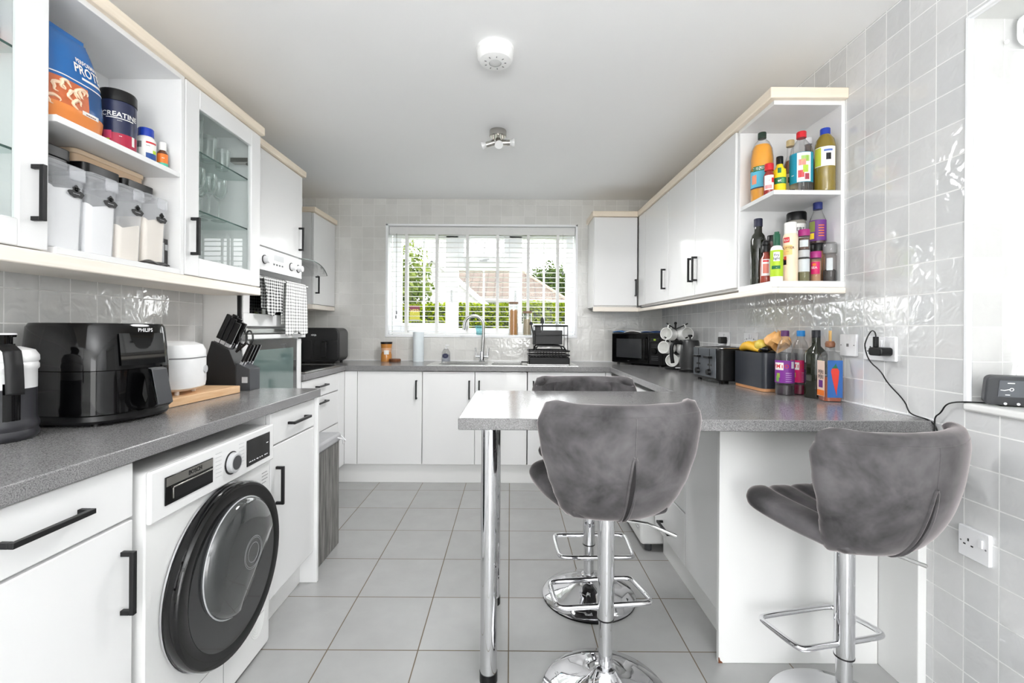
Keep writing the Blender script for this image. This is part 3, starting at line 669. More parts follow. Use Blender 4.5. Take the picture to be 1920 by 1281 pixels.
part('display', o, pm('display_grey', 214, 216, 218, .1), (-1.2795, -1.2785, 2.47, 2.57, 1.565, 1.595), bev=0)
for k in range(4): part('button', o, 'dgrey', (-1.279, -1.277, 2.46 + .03 * k, 2.472 + .03 * k, 1.538, 1.546), bev=0)
d = part('oven_door', o, 'white', (-1.30, -1.279, 2.185, 2.795, 1.41, 1.468), (-1.30, -1.279, 2.185, 2.24, 1.27, 1.41), (-1.30, -1.279, 2.74, 2.795, 1.27, 1.41), (-1.30, -1.277, 2.185, 2.795, 1.205, 1.27), bev=.003)
part('door_glass', d, 'blackglass', (-1.298, -1.284, 2.24, 2.74, 1.27, 1.41), bev=0)
b = MB(); b.tube([(-1.238, 2.21, 1.448), (-1.238, 2.77, 1.448)], .009, 12)
for y in (2.225, 2.755): b.tube([(-1.28, y, 1.448), (-1.238, y, 1.448)], .007, 10)
b.build('door_rail', 'steel', d)
o = part('lower_oven', t, 'white', (-1.30, -1.279, 2.185, 2.24, .56, 1.135), (-1.30, -1.279, 2.745, 2.795, .56, 1.135), (-1.30, -1.279, 2.24, 2.745, .56, .60), bev=.003)
part('trim_bar', o, 'steel', (-1.30, -1.262, 2.185, 2.70, 1.172, 1.196), bev=.004)
part('top_ledge', o, 'white', (-1.30, -1.255, 2.185, 2.80, 1.142, 1.165), bev=.004)
part('door_glass', o, pm('oven_glass', 44, 45, 45, .04, coat=.6), (-1.30, -1.284, 2.24, 2.745, .60, 1.135), bev=0)
part('viewing_pane', o, pm('oven_pane', 92, 112, 108, .05, coat=.8), (-1.284, -1.2825, 2.28, 2.70, .66, 1.085), bev=0)
def towel(label, m, y0, y1, zb, zf, seed, rx=-1.238):
    r = random.Random(seed); ph = r.random() * 6
    b = MB(); q = .0095
    def fn(u, v):
        y = y0 + (y1 - y0) * u; s = v * 2 - 1           # -1 back hem .. 1 front hem
        wob = .007 * sin(u * 17 + ph) * min(1, abs(s) * 2)
        if abs(s) < .06: a = s / .06 * pi / 2; return (rx + q * sin(a), y, 1.448 + q * cos(a))
        k = (abs(s) - .06) / .94
        x = rx + (q + .004 * k + wob if s > 0 else -q + wob * .4)
        z = 1.448 - k * ((1.448 - zf - .012 * sin(u * 9 + ph)) if s > 0 else (1.448 - zb))
        return (x, y + .012 * k * sin(u * 6 + ph) * (1 - 2 * u), z)
    b.grid(fn, 26, 60)
    o = b.build('tea_towel', m, None, smooth=60)
    s = o.modifiers.new('thick', 'SOLIDIFY'); s.thickness = .003; s.offset = 1
    return tag(o, label, 'towel', 'tea towels on the oven rail')
towel('left tea towel on the oven rail, bold black gingham check', gingham('gingham_bold', 62, thin=.5), 2.272, 2.468, 1.30, 1.272, 3)
towel('right tea towel on the oven rail, fine black line check, hanging lower', gingham('gingham_fine', 56, thin=.26), 2.50, 2.735, 1.22, 1.168, 5)

strip('cornice', 'cream cornice on top of the oven tower', 'cornice', (XF, -1.262, 2.172, 2.815, 2.125, 2.16))
# hob, hood
h = thing('hob', 'black glass hob set in the worktop beside the oven tower', 'hob', (-1.56, 3.2, WT))
part('frame', h, 'steel', (-1.83, -1.30, 2.90, 3.48, WT, WT + .005))
part('glass_top', h, 'blackglass', (-1.815, -1.315, 2.915, 3.465, WT + .005, WT + .008))
h = thing('cooker_hood', 'chimney cooker hood with a curved glass canopy left of the window', 'cooker hood', (-1.65, 3.22, 1.6))
b = MB(); b.box(XF, -1.62, 3.09, 3.36, 1.66, 2.3); b.build('chimney', 'steel', h, bev=.002)
b = MB(); b.box(XF, -1.60, 2.95, 3.50, 1.585, 1.61); b.build('filter_body', 'steel', h, bev=.003)
b = MB(); b.grid(lambda u, v: (XF + .47 * (1 - .12 * (2 * u - 1) ** 2) * v, 2.82 + .80 * u, 1.615 + .06 * (1 - (2 * u - 1) ** 2)), 24, 1)
o = b.build('glass_canopy', 'hoodglass', h); s = o.modifiers.new('thick', 'SOLIDIFY'); s.thickness = .006
b = MB(); b.tube([(XF + .47 * (1 - .12 * (2 * u - 1) ** 2), 2.82 + .80 * u, 1.615 + .06 * (1 - (2 * u - 1) ** 2)) for u in [i / 24 for i in range(25)]], .0032, 6); b.build('glass_edge', 'glassedge', o)
# ------------------------------------------------------------------ tumble dryer
XF_ = lambda x, y, z: frame((x, y, z), (0, 1, 0), (0, 0, 1))      # drawing plane on a face that looks along +x
t = thing('tumble_dryer', 'white tumble dryer with a round black glass door under the left worktop', 'appliance', (-1.17, 1.44, 0))
b = MB(); b.prism(rr(1.142, 1.738, .012, .832, .014), 'x', -1.44, -.912); b.build('body', 'white_satin', t, bev=.004)
cp = part('control_panel', t, 'white', (-.912, -.898, 1.142, 1.738, .70, .834), bev=.005)
td = part('water_drawer', cp, 'blackgloss', (-.898, -.8945, 1.188, 1.378, .732, .806), bev=.001)
part('grip_recess', td, 'blackpl', (-.8948, -.894, 1.215, 1.372, .742, .772), bev=0)
part('grip_lip', td, 'nickel', (-.8945, -.890, 1.212, 1.372, .772, .776), (-.8945, -.892, 1.212, 1.216, .744, .776), bev=.0008)
part('top_strip', td, 'nickel', (-.8946, -.8938, 1.19, 1.376, .781, .804), bev=0)
b = MB(); b.text('BOSCH', .017, XF_(-.8934, 1.30, .792), bold=.02); b.build('lettering', 'black', td)
b = MB(); b.lathe([(0, .0015), (.037, .0015), (.037, 0), (0, 0)], 32, X=X90(-.898, 1.475, .762)); kn = b.build('knob', 'blackgloss', cp)
MB().lathe([(0, .015), (.028, .015), (.032, .012), (.033, 0), (0, 0)], 32, X=X90(-.897, 1.478, .762)).build('knob_ring', 'lgrey', kn)
MB().lathe([(0, .0162), (.0225, .0162), (.0225, .012), (0, .012)], 32, X=X90(-.897, 1.478, .762)).build('knob_face', 'dgrey', kn)
for y in (1.395, 1.515):
    b = MB()
    for i in range(7): b.box(-.898, -.8972, y, y + .028, .738 + i * .012, .7395 + i * .012)
    b.build('programme_marks', 'lgrey', cp)
ds = part('display', cp, 'blackgloss', (-.898, -.8955, 1.558, 1.705, .722, .812), bev=.001)
b = MB()
for i, y in enumerate((1.57, 1.588, 1.60, 1.615, 1.635, 1.648, 1.667, 1.682)): b.box(-.8956, -.8949, y, y + (.006 if i % 3 else .012), .734, .737)
b.box(-.8956, -.8949, 1.68, 1.692, .775, .778); b.build('touch_icons', 'plug', ds)
b = MB()
for i, wd in enumerate((.035, .042, .038, .028)): b.box(-.912, -.911, 1.68, 1.68 + wd, .66 - i * .012, .662 - i * .012)
b.build('sticker', 'mgrey', t)
# door
DC = (1.455, .43)
b = MB(); b.lathe([(.15, 0), (.260, 0), (.266, .01), (.267, .04), (.262, .047), (.229, .049), (.222, .046), (.15, .046)], 72, X=X90(-.912, DC[0], DC[1]), close=True)
dr = b.build('door', 'blackgloss', t, smooth=50)
MB().lathe([(.2655, .004), (.2685, .004), (.2685, .009), (.2655, .009)], 72, X=X90(-.912, *DC), close=True).build('chrome_ring', 'chrome', dr)
MB().lathe([(0, .047), (.222, .047), (.222, .04), (0, .04)], 72, X=X90(-.912, *DC)).build('door_glass', pm('smoked_glass', 38, 39, 41, .12, coat=.4), dr)
def dshape(r, cy, cz, k, n=60):
    out = []
    for i in range(n):
        a = 2 * pi * i / n; y, z = r * cos(a), r * sin(a)
        s = (y - z) / sqrt(2) - k                      # beyond the slanted cut, lower right
        if s > 0: y -= s / sqrt(2) * .92; z += s / sqrt(2) * .92
        out.append((cy + y, cz + z))
    return out
poly = dshape(.178, DC[0] + .012, DC[1] + .038, .098)
x0 = -.865
cy, cz = DC[0] + .012, DC[1] + .038
b = MB(); rings = [(1, 0), (.97, .016), (.9, .024), (.6, .03), (.3, .033)]
vs, fs = [], []
for k, h in rings: vs += [(x0 + h, cy + (y - cy) * k, cz + (z - cz) * k) for y, z in poly]
n = len(poly)
for q in range(len(rings) - 1):
    for i in range(n): fs.append((q * n + i, q * n + (i + 1) % n, (q + 1) * n + (i + 1) % n, (q + 1) * n + i))
fs.append(tuple(range((len(rings) - 1) * n, len(rings) * n)))
b.add(vs, fs); gl = b.build('window_bowl', pm('bowl_glass', 58, 60, 60, .07, coat=.7), dr, smooth=60)
b = MB(); b.tube([(x0 + .002, y, z) for y, z in poly], .0022, 6, closed=True); b.build('window_rim', 'lgrey', dr)
b = MB()
for r in (.03, .045, .05): b.tube([(x0 + .0325, cy + .02 + r * cos(a), cz + .0 + r * sin(a)) for a in [2 * pi * i / 32 for i in range(32)]], .0012, 5, closed=True)
b.build('drum_rings', 'mgrey', gl)
b = MB()
for i in range(9):
    r = .012 + i * .0085
    b.tube([(-.912, 1.655 + r * .62 * cos(a), .155 + r * sin(a)) for a in [2 * pi * k / 40 for k in range(40)]], .0011, 5, closed=True)
b.build('vent_rings', 'white_satin', t)
b = MB(); b.box(-.9121, -.911, 1.2, 1.70, .148, .149); b.box(-.9121, -.911, 1.46, 1.461, .02, .148); b.build('flap_seam', 'mgrey', t)
for y in (1.18, 1.70): MB().cyl(.02, 0, .015, 12, (-.96, y, 0)).build('foot', 'dgrey', t)

# ------------------------------------------------------------------ laundry hamper
t = thing('laundry_hamper', 'tall grey woven laundry hamper beyond the narrow base cabinet', 'laundry basket', (-1.11, 2.38, 0))
b = MB(); b.prism(rr(-1.27, -.952, 2.20, 2.557, .012), 'z', 0, .575); b.build('basket', 'basket', t, bev=.004)
b = MB(); b.prism(rr(-1.278, -.944, 2.194, 2.565, .02), 'z', .572, .618); b.build('cloth_cover', 'cloth', t, bev=.012, seg=3)
b = MB(); b.tube([(-.944, 2.50, .60), (-.925, 2.53, .585), (-.93, 2.55, .555), (-.92, 2.56, .57), (-.945, 2.555, .60)], .0035, 6); b.build('tie_string', 'plug', t)

# ------------------------------------------------------------------ ceiling fittings
t = thing('smoke_alarm', 'white round smoke alarm on the ceiling', 'smoke alarm', (-.07, 1.90, ZC))
b = MB(); b.lathe([(0, 0), (.078, 0), (.078, -.012), (.075, -.014), (.074, -.04), (.066, -.052), (.05, -.057), (0, -.058)], 48); b.build('body', pm('alarm_white', 246, 246, 245, .45), t, world=False)
b = MB(); b.lathe([(.022, -.056), (.026, -.06), (.012, -.068), (0, -.069)], 24); b.build('test_button', 'clearpl', t, world=False)
b = MB()
for i in range(9): a = 2 * pi * i / 9; b.box(-.004, .004, -.0015, .0015, -.0592, -.056, X=Matrix.Rotation(a, 4, 'Z') @ Matrix.Translation((.042, 0, 0)))
b.build('vent_slots', 'mgrey', t, world=False)
t = thing('ceiling_spotlight', 'satin nickel ceiling fitting with three small spotlights', 'light fitting', (-.08, 2.68, ZC))
b = MB(); b.lathe([(0, 0), (.048, 0), (.05, -.004), (.05, -.034), (.046, -.038), (0, -.038)], 40); b.build('ceiling_rose', 'nickel', t, world=False)
for a, tilt in ((172, 14), (3, -2), (-84, 42)):
    d = Vector((cos(R(a)) * cos(R(tilt)), sin(R(a)) * cos(R(tilt)), -sin(R(tilt))))
    o0 = Vector((cos(R(a)) * .03, sin(R(a)) * .03, -.07)); q = o0.copy()
    b = MB(); b.tube([(o0.x * .9, o0.y * .9, -.036), (o0.x, o0.y, -.07)], .007, 10); b.tube([o0 - d * .012, o0 + d * .04], [.016, .017], 16); hd_ = b.build('spot_head', 'nickel', t, world=False)
    b = MB(); b.tube([o0 + d * .04, o0 + d * .052, o0 + d * .062, o0 + d * .066], [.014, .019, .024, .024], 18); b.build('bulb', pm('bulb_glass', 232, 232, 232, .12, coat=.5), hd_, world=False)
# wall plates
def plate(label, y0, y1, z0, z1, kind, x=XR):
    t = thing('wall_socket', label, 'socket', (x, (y0 + y1) / 2, (z0 + z1) / 2))
    b = MB(); b.prism(rr(y0, y1, z0, z1, .004, 3), 'x', x - .011, x); b.build('plate', 'plug', t, bev=.002)
    ym, zm = (y0 + y1) / 2, (z0 + z1) / 2
    def pins(cy, cz, k=1):
        b = MB(); b.box(x - .0118, x - .011, cy - .002, cy + .002, cz + .008, cz + .016)
        for s in (-1, 1): b.box(x - .0118, x - .011, cy + s * .011 - .0033, cy + s * .011 + .0033, cz - .005, cz - .001)
        b.build('pin_holes', 'black', t)
    def rocker(cy, cz): part('switch', t, 'plug', (x - .015, x - .011, cy - .006, cy + .006, cz - .012, cz + .012), bev=.001)
    if kind == 'double': pins(ym + .038, zm - .008); rocker(ym + .012, zm + .018); rocker(ym - .012, zm + .018)
    if kind == 'double2': pins(ym + .038, zm - .008); pins(ym - .038, zm - .008); rocker(ym + .01, zm + .018); rocker(ym - .01, zm + .018)
    if kind == 'single': pins(ym + .014, zm - .004, .8); rocker(ym - .022, zm + .012)
    b = MB()
    for s in (-1, 1): b.cyl(.0025, 0, .0006, 10, X=Matrix.Translation((x - .0115, ym + s * (y1 - y0) * .4, zm)) @ Matrix.Rotation(R(-90), 4, 'Y'))
    if kind == 'outlet': b.box(x - .0116, x - .011, ym - .006, ym + .006, zm - .006, zm + .006)
    b.build('screws', 'mgrey', t)
    return t
plate('white single outlet plate left of the double socket above the peninsula', 1.783, 1.87, 1.10, 1.187, 'outlet')
plate('white double socket with a black charger plugged in', 1.60, 1.746, 1.092, 1.18, 'double')
plate('white switched single socket low on the right wall beside the bar stool', 1.283, 1.372, .535, .625, 'single')
plate('white socket behind the fruit, farther one', 2.82, 2.96, 1.105, 1.19, 'double2')
plate('white socket behind the fruit, nearer one', 2.50, 2.64, 1.105, 1.19, 'double2')
t = thing('charger', 'black plug-in charger on the double socket', 'charger', (XR - .011, 1.636, 1.128))
b = MB(); b.prism(rr(1.607, 1.665, 1.112, 1.142, .01), 'x', XR - .056, XR - .0115); b.build('body', 'blackpl', t, bev=.004)
b = MB(); b.rbox(XR - .046, XR - .03, 1.645, 1.658, 1.142, 1.18, .004); b.build('usb_plug', 'black', t, bev=.002)
t = thing('plug', 'black plug in the farther socket behind the fruit', 'plug', (XR - .012, 2.86, 1.14)); b = MB(); b.prism(rr(2.84, 2.885, 1.118, 1.16, .008), 'x', XR - .05, XR - .0118); b.build('body', 'blackpl', t, bev=.003)
xc = XR - .012
pts = [(XR - .038, 1.651, 1.18), (XR - .038, 1.655, 1.197), (XR - .036, 1.672, 1.203), (XR - .034, 1.688, 1.19), (XR - .045, 1.687, 1.168), (XR - .064, 1.672, 1.145), (XR - .05, 1.668, 1.09), (xc, 1.66, 1.055), (xc, 1.632, 1.015), (xc, 1.558, .962), (xc, 1.545, .93), (xc, 1.53, .921), (xc, 1.50, .918), (xc, 1.475, .9165), (xc + .004, 1.452, .905), (xc + .006, 1.44, .87), (xc + .006, 1.43, .80)]
def smooth_pts(p, it=2):
    p = [Vector(q) for q in p]
    for _ in range(it):
        o = [p[0]]
        for a, b in zip(p, p[1:]): o += [a * .75 + b * .25, a * .25 + b * .75]
        p = o + [p[-1]]
    return p
tag(MB().tube(smooth_pts(pts), .0022, 8).build('cable', 'blackpl', None), 'thin black cable hanging from the charger to the worktop corner', 'cable')
pts = [(xc + .003, 1.452, .80), (xc + .003, 1.452, .905), (xc, 1.448, .93), (xc, 1.428, .945), (xc - .002, 1.41, .975), (1.345, 1.38, .987), (1.352, 1.345, .9925), (1.40, 1.33, .9915), (1.45, 1.325, .9915), (1.475, 1.31, .995)]
tag(MB().tube(smooth_pts(pts), .0022, 8).build('cable', 'blackpl', None), 'thin black cable running up over the sill to the energy display', 'cable')
t = thing('energy_display', 'black smart energy display standing on the side window sill', 'energy display', (1.445, 1.285, VZ0), R(-24))
tl = Matrix.Rotation(R(12), 4, 'X')
b = MB(); b.prism(rr(-.088, .088, .006, .09, .014), 'y', -.012, .012, X=tl); b.build('case', 'dgrey', t, bev=.004, world=False)
b = MB(); b.box(-.05, .05, -.005, .05, 0, .014); b.build('stand', 'blackpl', t, bev=.002, world=False)
b = MB(); b.box(-.062, .06, -.0135, -.012, .032, .08, X=tl); sc = b.build('screen', pm('screen_grey', 96, 99, 104, .15), t, world=False)
b = MB(); b.box(-.045, -.03, -.0142, -.0134, .071, .0735, X=tl); b.box(-.01, .012, -.0142, -.0134, .074, .0765, X=tl); b.box(-.047, -.037, -.0142, -.0134, .037, .039, X=tl)
b.tube([tl @ Vector(q) for q in ((-.058, -.014, .052), (-.05, -.014, .051), (-.04, -.014, .054))], .0012, 6)
b.tube([tl @ Vector((-.035 + .004 * cos(a), -.014, .054 + .004 * sin(a))) for a in [2 * pi * k / 14 for k in range(14)]], .001, 5, closed=True)
b.build('screen_marks', 'plug', sc, world=False)
for x in (-.055, -.028, 0): MB().cyl(.0035, -.0135, -.011, 12, X=tl @ Matrix.Translation((x, 0, .02)) @ Matrix.Rotation(R(-90), 4, 'X') @ Matrix.Translation((0, 0, 0)) if False else tl @ Matrix.Translation((x, -.025, .02)) @ Matrix.Rotation(R(-90), 4, 'X')).build('button', 'plug', t, world=False)
# ------------------------------------------------------------------ bar stools
def lerp_tab(tab, v):
    for (a, fa), (b, fb) in zip(tab, tab[1:]):
        if v <= b: k = (v - a) / (b - a); k = k * k * (3 - 2 * k) * .5 + k * .5; return fa + (fb - fa) * k
    return tab[-1][1]
def shell(fn, thick, nu, nv, groove=None):
    """Closed padded shell: fn(u,v) mid surface, thick(u,v) thickness, groove(u,v) pull-in of the inner skin."""
    def nrm(u, v):
        e = 1e-3
        a = Vector(fn(min(u + e, 1), v)) - Vector(fn(max(u - e, -1), v)); b = Vector(fn(u, min(v + e, 1))) - Vector(fn(u, max(v - e, 0)))
        return a.cross(b).normalized()
    vs, fs = [], []
    W = nu + 1
    # cosine spacing packs rows near the rim so that it rounds over
    U = [-cos(pi * i / nu) * .5 + (2 * i / nu - 1) * .5 for i in range(W)]; V = [(1 - cos(pi * j / nv)) * .25 + j / nv * .5 for j in range(nv + 1)]
    for side in (1, -1):
        for v in V:
            for u in U:
                p = Vector(fn(u, v)); n = nrm(u, v); t = thick(u, v) / 2
                if side < 0 and groove: t -= groove(u, v) * min(1, t / .012)
                vs.append(p + n * t * side)
    o = W * (nv + 1)
    for s in (0, 1):
        for j in range(nv):
            for i in range(nu):
                a = s * o + j * W + i; q = (a, a + 1, a + W + 1, a + W); fs.append(q if s == 0 else q[::-1])
    rim = [i for i in range(W)] + [j * W + nu for j in range(1, nv + 1)] + [nv * W + i for i in range(nu - 1, -1, -1)] + [j * W for j in range(nv - 1, 0, -1)]
    for a, b in zip(rim, rim[1:] + rim[:1]): fs.append((a, a + o, b + o, b))
    return vs, fs
WB = [(0, .12), (.05, .152), (.12, .172), (.25, .192), (.38, .21), (.6, .233), (.83, .245), (.94, .236), (1, .195)]
def back_mid(u, v):
    w = lerp_tab(WB, v)
    s = 1 if u >= 0 else -1
    x = u * w
    z = .638 + .352 * v + (.004 * u * u - .002) * v ** 3 - .03 * abs(u) ** 6 * v ** 8
    y = -.20 - .025 * v + .108 * (abs(u) ** 2.2) * (w / .24) + .09 * (1 - v) ** 4
    return (x, y, z)
def rim_t(T, u, a, b, p=5): return T * max(.0, 1 - max(abs(u) ** p, abs(2 * (a) - 1) ** b)) ** .5 + .006
def gro(u, v, lines, wd, dp):
    return sum(dp * math.exp(-((u - l * (.75 + .25 * v)) / wd) ** 2) for l in lines)
def seat_mid(u, v):
    y = -.14 + .33 * v
    w = .243 * (1 - .42 * (1 - v) ** 2.5) * (1 - .25 * max(0, (v - .7) / .3) ** 2.5)
    return (u * w, y, .672 + .16 * y + .022 * u * u * (1 - .5 * v) - .02 * max(0, (v - .8) / .2) ** 2)
ring_ = lambda pts, r, n=16: smooth_pts(pts, 3)
def make_stool(lift):
    t = thing('bar_stool', 'x', 'bar stool', (0, 0, 0), 0, 'grey velvet bar stools')
    b = MB(); b.lathe([(0, .004), (.203, .004), (.207, .008), (.2, .014), (.15, .026), (.1, .041), (.06, .06), (.042, .076), (.034, .09), (0, .09)], 72); b.build('base', 'chrome', t, world=False, smooth=50)
    b = MB(); b.lathe([(.15, 0), (.2055, 0), (.2075, .004), (.15, .004)], 72, close=True); b.build('rubber_ring', 'blackpl', t, world=False)
    b = MB(); b.cyl(.0225, .08, .5 + lift, 40); cl = b.build('column', 'chrome', t, world=False)
    MB().lathe([(.022, .085), (.033, .085), (.033, .097), (.022, .1)], 40, close=True).build('collar', 'chrome', cl, world=False)
    b = MB(); b.cyl(.0272, .255 + lift, .60 + lift, 40); sl = b.build('sleeve', 'chrome', t, world=False)
    MB().lathe([(.022, .251), (.0278, .251), (.0278, .2555), (.022, .2555)], 40, (0, 0, lift), close=True).build('sleeve_ring', 'blackpl', sl, world=False)
    z = .292 + lift; zz = z - .012
    p = smooth_pts([(-.025, .0, z), (-.10, 0, z), (-.135, .0, z), (-.155, .006, z), (-.161, .03, z), (-.155, .15, zz), (-.15, .172, zz), (-.13, .18, zz), (0, .18, zz), (.13, .18, zz), (.15, .172, zz), (.155, .15, zz), (.161, .03, z), (.155, .006, z), (.135, 0, z), (.10, 0, z), (.025, 0, z)], 2)
    MB().tube(p, .0088, 14).build('foot_rest', 'chrome', t, world=False, smooth=60)
    b = MB(); b.box(-.05, .05, -.05, .05, .598 + lift, .622 + lift); b.tube([(.03, -.02, .585 + lift), (.12, -.05, .578 + lift), (.20, -.085, .55 + lift)], [.005, .005, .006], 10); b.build('lift_lever', 'steel', t, world=False)
    up = lambda q: (q[0], q[1], q[2] + lift)
    vs, fs = shell(lambda u, v: up(seat_mid(u, v)), lambda u, v: rim_t(.072, u, v, 8, 6), 40, 40, None)
    gl = (-.62, -.2, .2, .62)
    # the top skin carries the stitched channels
    n2 = len(vs) // 2
    for i in range(n2, 2 * n2): pass
    vs, fs = shell(lambda u, v: up(seat_mid(-u, v)), lambda u, v: rim_t(.072, u, v, 8, 6), 48, 36, lambda u, v: gro(u, v, gl, .055, .009))
    MB().add(vs, fs).build('seat', 'velvet', t, world=False, smooth=60)
    vs, fs = shell(lambda u, v: up(back_mid(u, v)), lambda u, v: rim_t(.07, u, v, 10, 12), 48, 36, lambda u, v: gro(u, v, gl, .05, .016) * min(1, max(0, (.97 - v) * 10)))
    bk = MB().add(vs, fs).build('backrest', 'velvet', t, world=False, smooth=60)
    # centre dart on the outside of the back
    def outer(u, v, off):
        e = 1e-3; f = back_mid
        a = Vector(f(u + e, v)) - Vector(f(u - e, v)); c = Vector(f(u, min(v + e, 1))) - Vector(f(u, max(v - e, 0)))
        n = a.cross(c).normalized(); 
        return Vector(up(f(u, v))) + n * (rim_t(.07, u, v, 10, 12) / 2 + off)
    sg = 1 if (outer(0, .5, .0) - Vector(up(back_mid(0, .5)))).y < 0 else -1
    def out2(u, v, off):
        p = Vector(up(back_mid(u, v))); q = outer(u, v, off); return q if sg > 0 else p * 2 - q
    b = MB(); b.grid(lambda a, c: out2((a - .5) * .085 * min(1, (1 - c) * 2.5) ** .5, .012 + .60 * c, .0014), 4, 30); b.build('dart', 'seam', bk, world=False)
    b = MB()
    for s in (-1, 1): b.tube([out2(s * (.002 + .046 * min(1, (1 - c) * 2.5) ** .5), .012 + .60 * c, .001) for c in [i / 24 for i in range(25)]], .0042, 8)
    b.tube([out2(0, .62 + .3 * c, .0006) for c in [i / 10 for i in range(11)]], .0012, 6)
    b.tube([out2(-.93 + 1.86 * c, .925, -.0004) for c in [i / 40 for i in range(41)]], .0013, 6)
    b.build('piping', 'velvet', bk, world=False)
    return t
for lab, x, y, rz, lift in (('grey velvet bar stool with its back to the camera at the peninsula', .318, 1.50, 6, 0), ('grey velvet bar stool on the far side of the peninsula, its backrest top showing', .36, 2.062, 181, -.02), ('grey velvet bar stool at the right, turned towards the peninsula end panel', 1.033, 1.405, 12, -.052)):
    t = make_stool(lift); t['label'] = lab; t.location = (x, y, 0); t.rotation_euler = (0, 0, R(rz))
# ------------------------------------------------------------------ bottles, jars and other small things
def face(x, y): return atan2(-y, -x)                     # the side of a thing that looks into the room
def vessel(name, label, cat, loc, prof, m, n=28, group=None, pw=2, rz=0):
    t = thing(name, label, cat, loc, rz, group)
    MB().lathe(prof, n, pw=pw).build('body', m, t, world=False, smooth=40); return t
def ring(t, r, z0, z1, m, name='cap', n=24, ribs=True, pw=2):
    return MB().lathe([(0, z0), (r, z0), (r, z1 - r * .12), (r * .93, z1), (0, z1)], n, pw=pw).build(name, m, t, world=False, smooth=40)
def lab(t, r, z0, z1, m, a=None, half=1.0, texts=(), patches=(), name='label'):
    """Paper round a vessel. texts: (string, size, material, dz, da); patches: (z0, z1, da0, da1, material)."""
    a = face(t.location.x, t.location.y) - t.rotation_euler.z if a is None else a
    mats = [m]; b = MB(); b.band(r, z0, z1, a - half, a + half, n=22)
    for p in patches:
        if p[4] not in mats: mats.append(p[4])
        b.band(r + .0004, p[0], p[1], a + p[2], a + p[3], mi=mats.index(p[4]), n=10)
    for s_, sz, mm, dz, da in texts:
        if mm not in mats: mats.append(mm)
        aa = a + da
        b.text(s_, sz, frame(((r + .0007) * cos(aa), (r + .0007) * sin(aa), dz), (-sin(aa), cos(aa), 0), (0, 0, 1)), mats.index(mm), bend=r + .0007, bold=.015)
    return b.build(name, mats, t, world=False)
def fill(t, prof, m, n=28, name='contents', pw=2): return MB().lathe(prof, n, pw=pw).build(name, m, t, world=False, smooth=50)
ORANGE = pm('squash_orange', 255, 172, 8, .25); YEL = pm('label_yellow', 246, 214, 26); GRN = pm('label_green', 22, 108, 66); SKYB = pm('label_sky', 92, 186, 214)
NAVY = pm('navy', 32, 38, 74); PURP = pm('label_purple', 104, 44, 128); PINK = pm('label_pink', 206, 20, 96); MAG = pm('magenta_lid', 162, 36, 116, .35); CREAM = pm('label_cream', 214, 200, 160)
BROWN = pm('sauce_brown', 70, 38, 28, .15, coat=.5); OIL = pm('olive_oil', 132, 112, 30, .12, coat=.6); DKGLASS = pm('dark_green_glass', 26, 30, 18, .08, coat=.7); LIME = pm('lime_label', 176, 208, 40); TEALL = pm('label_teal', 20, 142, 172)
BLK, WHT, RED, BLU = 'blackpl', 'paper', 'red', 'blue'

# upper shelf of the open end unit
Z = 1.7752
t = vessel('squash_bottle', 'orange squash bottle with a dark green cap on the upper right shelf', 'bottle', (1.125, 2.05, Z), [(0, 0), (.042, 0), (.046, .01), (.046, .13), (.047, .19), (.042, .235), (.03, .265), (.016, .28), (.014, .29), (0, .29)], 'clearpl')
fill(t, [(0, .003), (.041, .003), (.0445, .012), (.0445, .19), (.039, .236), (.03, .254), (0, .254)], ORANGE); ring(t, .017, .285, .312, pm('cap_green', 28, 52, 40))
lab(t, .0475, .055, .135, SKYB, half=1.2, texts=[('ROBINSONS', .021, GRN, .139, -.1)], patches=[(.13, .152, -.8, .6, GRN), (.134, .148, -.78, .58, WHT), (.075, .115, -.95, -.45, pm('label_peach', 236, 150, 116)), (.055, .06, -1.2, 1.2, NAVY)])
t = vessel('seasoning_bottle', 'small red-capped seasoning bottle in front of the orange squash', 'bottle', (1.098, 1.945, Z), [(0, 0), (.02, 0), (.021, .004), (.021, .085), (.014, .1), (.013, .108), (0, .108)], pm('sauce_red', 150, 38, 34, .15, coat=.5))
ring(t, .0175, .105, .134, RED); lab(t, .0216, .02, .082, WHT, half=.9, texts=[('--', .012, RED, .06, .1)], patches=[(.025, .04, -.7, .5, pm('label_rose', 222, 150, 150)), (.05, .07, .45, .9, RED)])
t = vessel('sauce_bottle', 'small yellow and green sauce bottle with a black cap, upper right shelf', 'bottle', (1.143, 1.945, Z), [(0, 0), (.0235, 0), (.0245, .005), (.0245, .1), (.012, .125), (.0115, .135), (0, .135)], YEL)
ring(t, .0135, .132, .165, BLK); lab(t, .025, .012, .108, YEL, half=1.2, texts=[('et', .017, WHT, .058, 0)], patches=[(.045, .072, -1.2, 1.2, GRN), (.09, .112, -.3, .25, GRN), (.048, .068, .3, .8, pm('leafgreen', 92, 160, 110))])
t = vessel('vinegar_bottle', 'tall clear bottle of amber liquid with a beige cap and cream label', 'bottle', (1.240, 2.03, Z), [(0, 0), (.03, 0), (.031, .006), (.031, .13), (.024, .165), (.014, .2), (.013, .245), (0, .245)], 'clearpl')
fill(t, [(0, .003), (.029, .003), (.029, .13), (.022, .165), (.018, .178), (0, .178)], pm('amber', 134, 84, 56, .15, coat=.5)); ring(t, .016, .243, .27, pm('cap_beige', 206, 186, 140)); lab(t, .0316, .02, .115, CREAM, half=1.2, patches=[(.075, .1, -.25, .25, BLK), (.04, .045, -.6, .6, BLK)])
